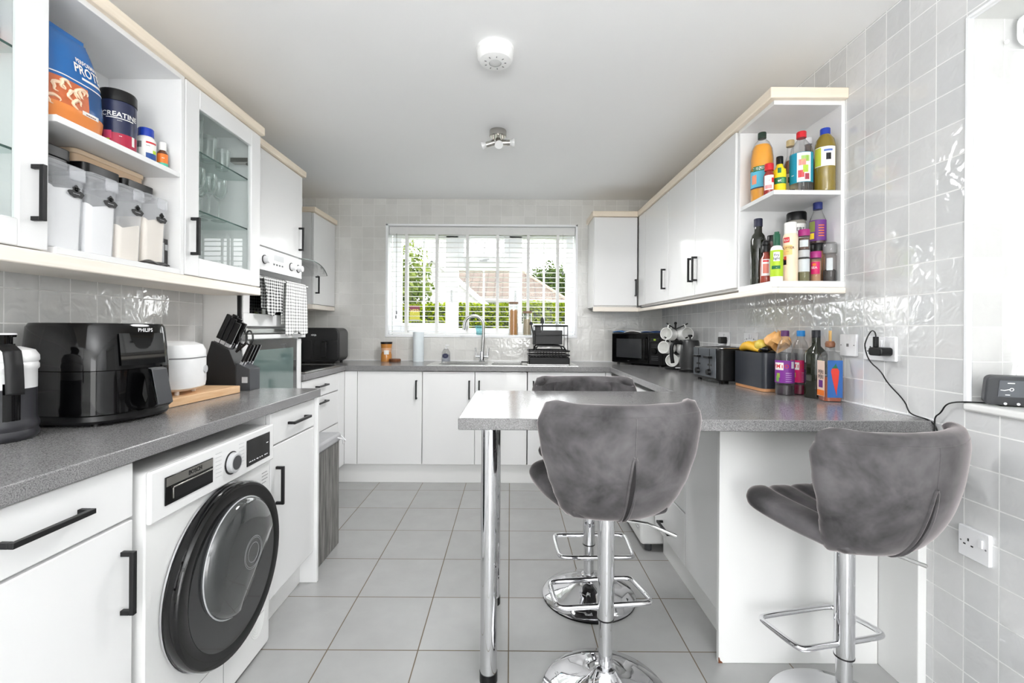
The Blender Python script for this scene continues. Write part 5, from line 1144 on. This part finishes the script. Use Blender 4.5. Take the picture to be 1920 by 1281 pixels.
for s in (-1, 1):
    b = MB(); b.tube([(0, 0, .045), (s * .055, 0, .045)], .012, 14); b.tube([(s * .048, 0, .045), (s * .058, 0, .12)], [.008, .006], 10); b.build('lever', 'chrome', t, world=False)
# things along the back
t = vessel('candle_jar', 'waisted amber candle jar with a black rim and white label', 'candle', (-1.085, 4.0, WT), [(0, 0), (.046, 0), (.048, .006), (.046, .06), (.04, .085), (.046, .12), (.05, .16), (.0, .16)], pm('candle_amber', 206, 138, 66, .12, coat=.6)); MB().lathe([(.0432, .105), (.0506, .163), (.0506, .17), (0, .17)], 28).build('lid', 'blackpl', t, world=False)
MB().lathe([(.0425, .083), (.0465, .118), (.043, .118), (.041, .085)], 28, close=True).build('wax', pm('candle_peach', 226, 178, 140, .2), t, world=False); lab(t, .0478, .062, .098, WHT, half=.45)
t = thing('wooden_disc', 'round dark wooden disc lying beside the candle jar', 'lid', (-1.0, 3.96, WT)); MB().lathe([(0, 0), (.046, 0), (.05, .006), (.05, .02), (.046, .025), (0, .025)], 32).build('disc', 'darkwood', t, world=False)
t = thing('paper_roll', 'white kitchen roll standing left of the sink', 'kitchen roll', (-.805, 4.0, WT)); MB().lathe([(.015, 0), (.047, 0), (.047, .258), (.015, .258)], 40, close=True).build('paper', pm('paper_roll', 226, 234, 238, .9, bump=.2), t, world=False); MB().lathe([(.0145, 0), (.0155, 0), (.0155, .258), (.0145, .258)], 24, close=True).build('core', 'cream', t, world=False)
t = vessel('soap_bottle', 'clear hand soap pump bottle with a navy oval label', 'bottle', (-.57, 4.05, WT), [(0, 0), (.036, 0), (.038, .006), (.036, .08), (.022, .105), (.013, .11), (0, .11)], 'clearpl', pw=2.4); fill(t, [(0, .003), (.034, .003), (.032, .06), (0, .06)], glass('soap_liquid', (.85, .88, .95, 1), .5, haze=.25)); MB().lathe([(0, .108), (.014, .108), (.014, .118), (.005, .12), (.005, .138), (0, .138)], 18).build('pump', 'plug', t, world=False); b = MB(); b.box(-.006, .03, -.006, .006, .136, .146); b.build('nozzle', 'plug', t, world=False, bev=.002)
b = MB(); b.prism([(.026 * cos(a), .05 + .021 * sin(a)) for a in [2 * pi * i / 28 for i in range(28)]], 'y', -.0395, -.0385); lb = b.build('label', NAVY, t, world=False); b = MB(); b.text('---', .016, frame((0, -.0398, .05), (1, 0, 0), (0, 0, 1))); b.build('lettering', WHT, lb, world=False)
t = thing('drinking_glass', 'teal glass tumbler on the window sill behind the tap', 'glass', (-.272, 4.12, WZ0 + .0005)); MB().lathe([(0, 0), (.034, 0), (.046, .088), (.044, .088), (.032, .005), (0, .005)], 28).build('bowl', 'teal', t, world=False)
def jar(label, x, r, h, mm, lvl, lid):
    t = thing('storage_jar', label, 'jar', (x, 4.118, WZ0 + .0005)); MB().lathe([(0, 0), (r, 0), (r, h), (r - .003, h), (r - .003, .004), (0, .004)], 32).build('glass', 'clear', t, world=False)
    if mm == 'pasta':
        b = MB(); rnd = random.Random(4)
        for i in range(60):
            a, q = rnd.random() * 6.28, (r - .008) * sqrt(rnd.random()); b.cyl(.0022, .005, lvl + rnd.uniform(-.008, .006), 6, (q * cos(a), q * sin(a), 0))
        o = b.build('spaghetti', pm('pasta', 214, 152, 78, .6), t, world=False); o['kind'] = 'stuff'
    else: fill(t, [(0, .005), (r - .004, .005), (r - .004, lvl), (0, lvl + .004)], mm)
    MB().lathe([(0, h), (r + .001, h), (r + .001, h + .018), (0, h + .018)], 32).build('lid', lid, t, world=False)
jar('tall glass jar of spaghetti with a wooden lid on the window sill', .027, .043, .282, 'pasta', .228, 'walnut')
jar('shorter glass jar of pale grain with a wooden lid on the window sill', .152, .041, .20, pm('grain', 196, 176, 150, .9, bump=.5), .145, 'walnut')
# dish rack
t = thing('dish_rack', 'black two-tier dish rack on the drainer right of the sink', 'dish rack', (.32, 3.79, WT + .005))
b = MB(); b.prism(rr(-.17, .155, -.15, .15, .015), 'z', .002, .008); b.box(-.17, .155, -.15, -.142, .002, .055); b.box(-.17, .155, .142, .15, .002, .055); b.box(-.17, -.162, -.15, .15, .002, .055); b.box(.147, .155, -.15, .15, .002, .055); b.box(-.23, -.165, -.1, -.06, .012, .022); b.build('drip_tray', 'black', t, world=False, bev=.002)
b = MB()
for z in (.075, .108): b.tube([(p[0], p[1], z) for p in rr(-.172, .155, -.145, .145, .02)], .006, 8, closed=True)
for i in range(13): b.tube([(-.155 + i * .025, -.145, .108), (-.155 + i * .025, -.145, .06), (-.155 + i * .025, .145, .06), (-.155 + i * .025, .145, .108)], .002, 6)
b.build('wire_basket', 'black', t, world=False)
for y in (-.13, .13):
    b = MB(); b.tube(smooth_pts([(-.12, y, .1), (-.11, y, .145), (-.08, y, .15), (.08, y, .15), (.11, y, .145), (.13, y, .1)]), .006, 8)
    b.build('tier_handle', 'black', t, world=False)
b = MB()
for x in (-.12, .14):
    for y in (-.12, .12): b.tube([(x, y, .1), (x, y, .315)], .003, 8)
b.tube([(p[0], p[1], .312) for p in rr(-.12, .14, -.12, .12, .01)], .006, 8, closed=True); b.tube([(p[0], p[1], .235) for p in rr(-.12, .14, -.12, .12, .01)], .003, 8, closed=True)
b.build('upper_frame', 'black', t, world=False)
b = MB(); b.box(-.135, .105, -.06, .06, .16, .165); 
for q in ((-.135, .105, -.06, -.055), (-.135, .105, .055, .06), (-.135, -.13, -.06, .06), (.1, .105, -.06, .06)): b.box(*q, .16, .275)
b.box(-.115, -.07, -.062, -.02, .26, .31); b.build('cutlery_caddy', 'blackpl', t, world=False, bev=.002)
for lb, x, z, dx in (('black spatula leaning out of the dish rack caddy, left corner', -.118, .18, -.03), ('black ladle with a tall handle in the dish rack caddy', -.055, .18, .0), ):
    u_ = thing('kitchen_utensil', lb, 'utensil', (.32 + x, 3.79, WT + .005 + z)); b = MB(); b.tube([(0, 0, 0), (dx * .6, 0, .09), (dx, 0, .15)], .006, 8); b.prism([(dx - .016, .14 if dx else .15), (dx + .016, .14 if dx else .15), (dx + .012, .19 if not dx else .16), (dx - .002, .21 if not dx else .165), (dx - .014, .19 if not dx else .16)], 'y', -.004, .004); b.build('blade', 'black', u_, world=False, bev=.002)
tumbler('upturned clear tumbler on top of the dish rack', .40, 3.80, WT + .005 + .3185, .026, .03, None); t = tumbler('clear glass beside the dish rack caddy', .38, 3.79, WT + .005 + .266, .026, .065, None) if False else None
# ------------------------------------------------------------------ right worktop
mw0, mw1 = Vector((.868, 3.895, WT)), Vector((1.17, 3.525, WT)); dv = (mw1 - mw0).normalized(); mwl = (mw1 - mw0).length
t = thing('microwave', 'black microwave angled in the back right corner', 'microwave', mw0, atan2(dv.y, dv.x))
b = MB(); b.box(0, mwl, .012, .27, .012, .262); b.build('body', 'blackpl', t, world=False, bev=.006)
b = MB(); b.box(.002, mwl * .76, -.004, .012, .016, .258); d = b.build('door', 'blackgloss', t, world=False, bev=.004)
b = MB(); b.box(.05, mwl * .62, -.0055, -.004, .06, .215); b.build('viewing_window', pm('mw_window', 52, 53, 55, .1, coat=.5), d, world=False)
b = MB(); b.tube([(mwl * .715, -.004, .225), (mwl * .715, -.03, .215), (mwl * .715, -.03, .06), (mwl * .715, -.004, .05)], .007, 8); b.build('handle', 'blackgloss', d, world=False)
b = MB(); b.box(mwl * .77, mwl - .002, -.004, .012, .016, .258); c = b.build('control_panel', 'blackpl', t, world=False, bev=.003)
b = MB(); b.box(mwl * .8, mwl * .95, -.005, -.004, .195, .225); ds = b.build('display', 'blackglass', c, world=False)
b = MB(); b.text('00', .02, frame((mwl * .875, -.0056, .21), (1, 0, 0), (0, 0, 1))); b.build('display_digits', mat('led', C(150, 180, 60), .4, emit=C(170, 200, 60), estr=.6), ds, world=False)
b = MB(); b.lathe([(0, .014), (.02, .014), (.023, 0), (0, 0)], 24, X=Matrix.Translation((mwl * .875, -.004, .12)) @ Matrix.Rotation(R(90), 4, 'X')); b.build('knob', 'blackgloss', c, world=False)
b = MB()
for k in range(3): b.box(mwl * .81, mwl * .94, -.0048, -.004, .15 + k * .012, .154 + k * .012); b.box(mwl * .81, mwl * .94, -.0048, -.004, .05 + k * .014, .056 + k * .014)
b.build('button_marks', 'dgrey', c, world=False)
b = MB(); b.text('---', .02, frame((mwl * .36, -.0046, .036), (1, 0, 0), (0, 0, 1))); b.build('lettering', 'mgrey', d, world=False)
for x in (.04, mwl - .04):
    for y in (.04, .24): MB().cyl(.012, 0, .013, 10, (x, y, 0)).build('foot', 'blackpl', t, world=False)
nv = Vector((-dv.y, dv.x, 0))
for lb, u, m_, w_ in (('blue oven cloth on the left of the microwave top', .05, pm('cloth_blue', 70, 120, 178, .9), .09), ('folded white cloth on top of the microwave', .19, pm('cloth_white', 228, 228, 226, .9), .13), ('dark blue cloth on the right of the microwave top', .33, pm('cloth_dkblue', 42, 74, 128, .9), .11)):
    c0 = mw0 + dv * u + nv * .12 + Vector((0, 0, .2625)); t = thing('cloth', lb, 'cloth', c0, atan2(dv.y, dv.x)); b = MB(); b.grid(lambda a, c: ((a - .5) * w_ * 1.3, (c - .5) * .2, .002 + .012 * sin(pi * a) * (.6 + .4 * sin(7 * c + 9 * u))), 12, 10); o = b.build('fold', m_, t, world=False, smooth=60); s = o.modifiers.new('thick', 'SOLIDIFY'); s.thickness = .005; s.offset = 1
# mug tree
t = thing('mug_tree', 'black mug tree between the microwave and the kettle', 'mug rack', (1.215, 3.36, WT)); TX, TY = 1.215, 3.36
b = MB(); b.lathe([(0, 0), (.075, 0), (.075, .008), (.01, .014), (0, .014)], 32); b.tube([(0, 0, .01), (0, 0, .335)], .007, 10); b.ball(.011, (0, 0, .338)); b.build('stand', 'black', t, world=False)
mugs = []
for i, (z, a0) in enumerate(((.315, 0), (.215, .5), (.125, 1.1))):
    for s in (0, 1):
        a = pi * 1.0 + .45 + a0 * .5 + s * 2.2 if i != 1 else pi + .1 + s * 2.5
        d = Vector((cos(a), sin(a), 0)); b = MB(); b.tube([(0, 0, z - .02), d * .045 + Vector((0, 0, z)), d * .085 + Vector((0, 0, z + .022))], .005, 8); b.build('arm', 'black', t, world=False); mugs.append((i, s, d, z))
names = {(0, 0): 'white mug on the upper left arm of the mug tree', (0, 1): 'white mug on the upper right arm of the mug tree', (1, 0): 'white mug on the middle left arm of the mug tree', (1, 1): 'white mug on the middle right arm of the mug tree', (2, 0): 'white mug on the lowest left arm of the mug tree', (2, 1): 'white mug on the lowest right arm beside the kettle handle'}
for i, s, d, z in mugs:
    c = Vector((TX, TY, WT + z)) + d * .06 + Vector((0, 0, -.058))
    t = thing('mug', names[(i, s)], 'mug', c, 0, 'white mugs on the mug tree')
    ax = (d * .55 + Vector((0, -.75, .0)) + Vector((-.4, 0, 0)) + Vector((0, 0, .12))).normalized()       # mouth points into the room
    X = ax.to_track_quat('Z', 'Y').to_matrix().to_4x4() @ Matrix.Translation((0, 0, -.045))
    MB().lathe([(0, 0), (.04, 0), (.045, .005), (.045, .102), (.041, .102), (.041, .008), (0, .008)], 28, X=X).build('cup', 'chinaw', t, world=False, smooth=40)
    up_ = (Vector((0, 0, 1)) - ax * ax.z).normalized()
    b = MB(); b.tube([up_ * (.044 + .028 * sin(q)) + ax * (.03 * -cos(q)) for q in [pi * k / 10 for k in range(11)]], .0045, 8); b.build('handle', 'chinaw', t, world=False)
t = thing('kettle', 'dark grey jug kettle in front of the mug tree', 'kettle', (1.243, 3.155, WT)); KG = pm('kettle_grey', 44, 44, 45, .38)
MB().lathe([(0, 0), (.074, 0), (.074, .016), (.07, .02), (0, .02)], 36).build('base', 'blackpl', t, world=False); MB().lathe([(0, .02), (.07, .02), (.067, .1), (.06, .205), (.054, .218), (0, .226)], 40).build('body', KG, t, world=False); MB().lathe([(0, .224), (.006, .226), (.006, .238), (.016, .244), (.014, .256), (0, .258)], 20).build('lid_knob', 'blackpl', t, world=False)
b = MB(); b.tube(smooth_pts([(-.055, 0, .2), (-.1, 0, .205), (-.128, 0, .19), (-.13, 0, .12), (-.12, 0, .06)]), .013, 12); b.tube([(-.055, 0, .2), (-.058, 0, .05)], .006, 8); b.build('handle', 'blackpl', t, world=False, smooth=60); b = MB(); b.box(-.1, -.065, -.006, .006, .024, .03); b.build('power_lever', 'plug', t, world=False)
t = thing('glass_jar', 'small clear glass jar behind the kettle and toaster', 'jar', (1.30, 2.93, WT)); MB().lathe([(0, 0), (.035, 0), (.038, .01), (.038, .12), (.03, .14), (.028, .14), (.035, .12), (.035, .01), (0, .008)], 28).build('glass', 'clear', t, world=False)
t = thing('toaster', 'black four-slice toaster with a dark steel front', 'toaster', (1.205, 2.575, WT), R(3))
b = MB(); b.prism(rr(-.112, .112, -.155, .155, .03), 'z', .015, .19); b.build('body', 'blackpl', t, world=False, bev=.008, seg=3)
b = MB(); b.prism(rr(-.108, .108, -.15, .15, .026), 'z', .19, .193); tp = b.build('top_plate', 'steel', t, world=False)
b = MB()
for y in (-.09, -.03, .03, .09): b.box(-.08, .08, y - .012, y + .012, .1925, .194)
b.build('slots', 'black', tp, world=False)
fp = MB().box(-.1155, -.112, -.13, .13, .03, .188).build('front_plate', pm('gunmetal', 120, 124, 130, .28, metal=.8), t, world=False, bev=.002)
for y in (-.065, .065):
    b = MB(); b.box(-.1165, -.1155, y - .003, y + .003, .075, .185); b.box(-.138, -.1155, y - .028, y + .028, .134, .146); b.build('lever', 'blackpl', fp, world=False, bev=.002)
    b = MB(); b.lathe([(0, .016), (.015, .016), (.018, 0), (0, 0)], 20, X=Matrix.Translation((-.1155, y, .058)) @ Matrix.Rotation(R(-90), 4, 'Y')); b.build('knob', 'blackpl', fp, world=False)
    for k in range(3): b = MB(); b.box(-.1172, -.1155, y - .022 + k * .016, y - .012 + k * .016, .092, .102); b.build('button', 'black', fp, world=False)
for y in (-.12, .12):
    for x in (-.08, .08): MB().cyl(.012, 0, .016, 10, (x, y, 0)).build('foot', 'blackpl', t, world=False)
t = thing('bread_bin', 'slate grey bread bin with a copper wooden base holding bananas', 'bread bin', (1.26, 2.262, WT))
b = MB(); b.prism(rr(-.082, .082, -.138, .138, .02), 'z', .001, .016); b.build('wooden_base', 'woodedge', t, world=False, bev=.001)
b = MB(); P_ = rr(-.084, .084, -.14, .14, .02); Q_ = rr(-.08, .08, -.136, .136, .018); n = len(P_); vs = [(p[0], p[1], .016) for p in P_] + [(p[0], p[1], .182) for p in P_] + [(p[0], p[1], .182) for p in Q_] + [(p[0], p[1], .15) for p in Q_]
b.add(vs, [(k * n + i, k * n + (i + 1) % n, (k + 1) * n + (i + 1) % n, (k + 1) * n + i) for k in range(3) for i in range(n)] + [tuple(range(3 * n, 4 * n)), tuple(range(n))]); b.build('bin', pm('slate', 44, 47, 54, .32), t, world=False)
BAN = pm('banana_yellow', 226, 176, 44, .5, var=.12, scale=25)
for i, (x, y, z, lb) in enumerate(((1.205, 2.30, 1.096, 'front banana hanging over the bread bin rim'), (1.248, 2.305, 1.098, 'middle banana in the bread bin'), (1.292, 2.31, 1.098, 'rearmost banana in the bread bin'))):
    t = thing('banana', lb, 'banana', (x, y, z), R(6 * i - 4), 'bananas in the bread bin'); q = [(0, .10 - .2 * k / 12 , .022 * sin(pi * k / 12) + .006) for k in range(13)]
    MB().tube(q, [.007, .015, .019, .0215, .023, .0235, .0235, .0235, .023, .021, .017, .012, .006], 10).build('fruit', BAN, t, world=False, smooth=60); MB().tube([(0, -.1, .006), (0, -.118, .016)], .0045, 8).build('stalk', pm('stalk', 84, 66, 34, .7), t, world=False)
t = thing('net_bag', 'orange and yellow paper bag of fruit on top of the bread bin', 'bag', (1.268, 2.168, 1.098)); b = MB()
b.grid(lambda u, v: ((.055 + .018 * noise.noise(Vector((u * 6, v * 5, 3)))) * sin(pi * (.06 + .94 * v)) * cos(2 * pi * u), (.055 + .02 * noise.noise(Vector((u * 5, v * 6, 8)))) * sin(pi * (.06 + .94 * v)) * sin(2 * pi * u), .095 * (1 - v) + .022 * noise.noise(Vector((cos(2 * pi * u) * 2, sin(2 * pi * u) * 2, v * 3)))), 30, 16); b.build('bag', pm('bag_orange', 226, 170, 104, .5, var=.35, scale=26), t, world=False, smooth=50)
b = MB(); b.ball(.03, (-.052, .045, .03)); b.build('lemon', pm('lemon', 214, 190, 80, .45), t, world=False)
t = thing('wrapper', 'crumpled black wrapper on the bread bin rim', 'wrapper', (1.215, 2.165, 1.096)); b = MB(); b.grid(lambda u, v: ((.02 + .006 * sin(u * 19)) * sin(pi * (.05 + .9 * v)) * cos(2 * pi * u), (.03 + .008 * sin(u * 13)) * sin(pi * (.05 + .9 * v)) * sin(2 * pi * u), .03 * (1 - v)), 20, 8); b.build('film', 'blackpl', t, world=False)
# bottles by the wall
def squash(label, x, y, capm, lm, word, liq):
    t = vessel('cordial_bottle', label, 'bottle', (x, y, WT), [(0, 0), (.034, 0), (.038, .008), (.038, .165), (.036, .19), (.024, .235), (.0145, .25), (.014, .265), (0, .265)], 'clearpl')
    fill(t, [(0, .003), (.036, .003), (.036, .045), (0, .045)], liq); ring(t, .0165, .262, .288, capm)
    lab(t, .0386, .055, .155, lm, half=1.5, texts=[(word, .024, RED, .128, -.5), ('-----', .01, WHT, .10, .3)], patches=[(.112, .145, -1.2, -.12, WHT), (.06, .085, -1.0, -.6, pm('label_fruit', 110, 160, 70)), (.078, .098, -.9, -.5, pm('label_fruit2', 150, 170, 70)), (.12, .15, .7, 1.1, pm('label_silver', 200, 196, 204))] + [(.062 + k * .009, .064 + k * .009, .1, .75, pm('label_lilac', 190, 160, 205)) for k in range(5)])
squash('purple-labelled cordial bottle with a purple cap by the bread bin', 1.233, 2.05, pm('cap_purple', 84, 36, 92), pm('vimto_purple', 122, 38, 140), 'VIMTO', pm('cordial', 34, 16, 30, .15, coat=.5))
squash('pink-labelled cordial bottle with a bright blue cap', 1.318, 2.072, pm('cap_azure', 22, 128, 200), PINK, 'VIMTO', pm('cordial_pink', 120, 18, 54, .15, coat=.5))
t = vessel('olive_oil_bottle', 'dark square olive oil bottle beside the chilli sauce', 'bottle', (1.311, 1.958, WT), [(0, 0), (.034, 0), (.0355, .005), (.0355, .185), (.03, .2), (.0145, .222), (.0135, .262), (0, .262)], DKGLASS, pw=5, rz=R(12)); ring(t, .0165, .258, .29, pm('cap_black', 24, 26, 34))
a = -pi / 2 - R(12)
b = MB(); X = Matrix.Rotation(-R(30), 4, 'Z'); Y_ = -.0305
for q, mm_ in (((-.02, -.008, .14, .165), LIME), ((-.02, .012, .05, .075), YEL), ((-.02, .018, .03, .048), pm('label_orange', 232, 120, 40)), ((-.018, .016, .1, .104), 'lgrey'), ((-.018, .01, .08, .094), pm('label_fruit', 110, 160, 70))):
    b = MB(); b.box(q[0], q[1], -.0362, -.0355, q[2], q[3]); b.build('label', mm_, t, world=False)
t = vessel('chilli_sauce_bottle', 'square sauce bottle with a cork pourer and a red chilli picture', 'bottle', (1.312, 1.873, WT), [(0, 0), (.032, 0), (.0335, .005), (.0335, .175), (.026, .195), (.0145, .205), (.0135, .225), (0, .225)], 'clearpl', pw=5, rz=R(-8))
fill(t, [(0, .003), (.032, .003), (.032, .1), (0, .1)], pm('chilli_sauce', 156, 70, 34, .15, coat=.5), pw=5); MB().lathe([(0, .215), (.017, .222), (.018, .235), (.014, .245), (0, .245)], 20).build('cork', 'darkwood', t, world=False); MB().cyl(.0055, .245, .288, 12).build('pourer', pm('pourer', 196, 156, 92, .4), t, world=False)
b = MB(); b.box(-.026, .03, -.0345, -.0338, .018, .168); pl = b.build('picture_panel', pm('panel_blue', 44, 98, 168, .4), t, world=False)
b = MB(); b.prism([(-.014, .125), (-.008, .138), (.01, .138), (.017, .125), (.013, .08), (.008, .045), (.008, .026), (.001, .05), (-.008, .09)], 'y', -.0352, -.0345); b.build('chilli', pm('chilli_red', 214, 58, 44, .4), pl, world=False)
b = MB(); b.prism([(-.010, .136), (.012, .136), (.006, .146), (.004, .156), (-.001, .146)], 'y', -.0356, -.0345); b.build('chilli_stalk', GRN, pl, world=False)
b = MB(); b.box(-.0345, -.0338, -.028, .028, .02, .165); sl_ = b.build('side_label', pm('label_peach2', 226, 200, 184), t, world=False)
b = MB(); b.text('PERI', .022, frame((-.0348, 0, .118), (0, -1, 0), (0, 0, 1)), bold=.02); b.text('PERI', .022, frame((-.0348, 0, .098), (0, -1, 0), (0, 0, 1)), bold=.02); b.build('lettering', 'black', sl_, world=False); b = MB(); b.box(-.0349, -.0345, -.015, .015, .055, .085); b.build('label_block', PURP, sl_, world=False); b = MB(); b.box(-.0349, -.0345, -.027, .027, .022, .045); b.build('label_strip', pm('label_orange', 232, 120, 40), sl_, world=False)
# ------------------------------------------------------------------ light and camera
w = bpy.data.worlds.new('World'); S.world = w; w.use_nodes = True
nt = w.node_tree; nt.nodes.clear()
out = nt.nodes.new('ShaderNodeOutputWorld'); bg = nt.nodes.new('ShaderNodeBackground')
tc = nt.nodes.new('ShaderNodeTexCoord'); sp = nt.nodes.new('ShaderNodeSeparateXYZ'); L(nt, tc.outputs['Generated'], sp.inputs[0])
rp = nt.nodes.new('ShaderNodeValToRGB'); e = rp.color_ramp.elements
e[0].position = 0; e[0].color = (1, 1, 1, 1); e[1].position = .8; e[1].color = (.93, .97, 1, 1)
L(nt, sp.outputs['Z'], rp.inputs[0]); L(nt, rp.outputs[0], bg.inputs['Color']); bg.inputs['Strength'].default_value = SKY
L(nt, bg.outputs[0], out.inputs['Surface'])
def area(name, loc, rot, sx, sy, power=0, portal=True, col=(.97, .985, 1)):
    li = bpy.data.lights.new(name, 'AREA'); li.shape = 'RECTANGLE'; li.size = sx; li.size_y = sy; li.energy = power; li.color = col
    o = bpy.data.objects.new(name, li); COL.objects.link(o); o.location = loc; o.rotation_euler = rot
    if portal: li.cycles.is_portal = True
    return o
area('daylight_added_doorway', (.55, YR - .05, 1.05), (R(90), 0, 0), 1.2, 2.1)  # portal for the doorway added behind the camera
area('daylight_side', (1.65, .755, 1.56), (0, R(90), 0), 1.2, 1.25)
area('daylight_sink', (-.26, 4.33, 1.64), (R(-90), 0, 0), 1.7, 1.0)
area('ceiling_fill', (0, -1.1, 1.3), (R(180), 0, 0), 1.2, .6, WASH, False)  # added fill lamp behind the camera, bounced off the ceiling
li = bpy.data.lights.new('spot_fill', 'SPOT'); li.energy = SPOT_FILL; li.spot_size = R(168); li.spot_blend = .6; li.shadow_soft_size = .16  # added fill below the unlit ceiling fitting, brightens the far half
o = bpy.data.objects.new('spot_fill', li); COL.objects.link(o); o.location = (-.08, 2.60, 2.17)
cd = bpy.data.cameras.new('camera'); co = bpy.data.objects.new('camera', cd); COL.objects.link(co)
cd.sensor_width = 36; cd.lens = F / 1920 * 36; cd.shift_x = 3 / 1920; cd.shift_y = -22.5 / 1920
cd.clip_start = .05; cd.clip_end = 200
co.location = (0, 0, H); co.rotation_euler = (pi / 2, -.006, 0)
S.camera = co
S.view_settings.view_transform = 'Standard'; S.view_settings.look = 'None'
S.view_settings.gamma = 1; S.view_settings.use_curve_mapping = False; S.view_settings.exposure = EXPO
S.cycles.use_denoising = True
S.cycles.max_bounces = 14; S.cycles.transparent_max_bounces = 24; S.cycles.diffuse_bounces = 8
S.cycles.caustics_reflective = False; S.cycles.caustics_refractive = False
S.cycles.sample_clamp_indirect = 6
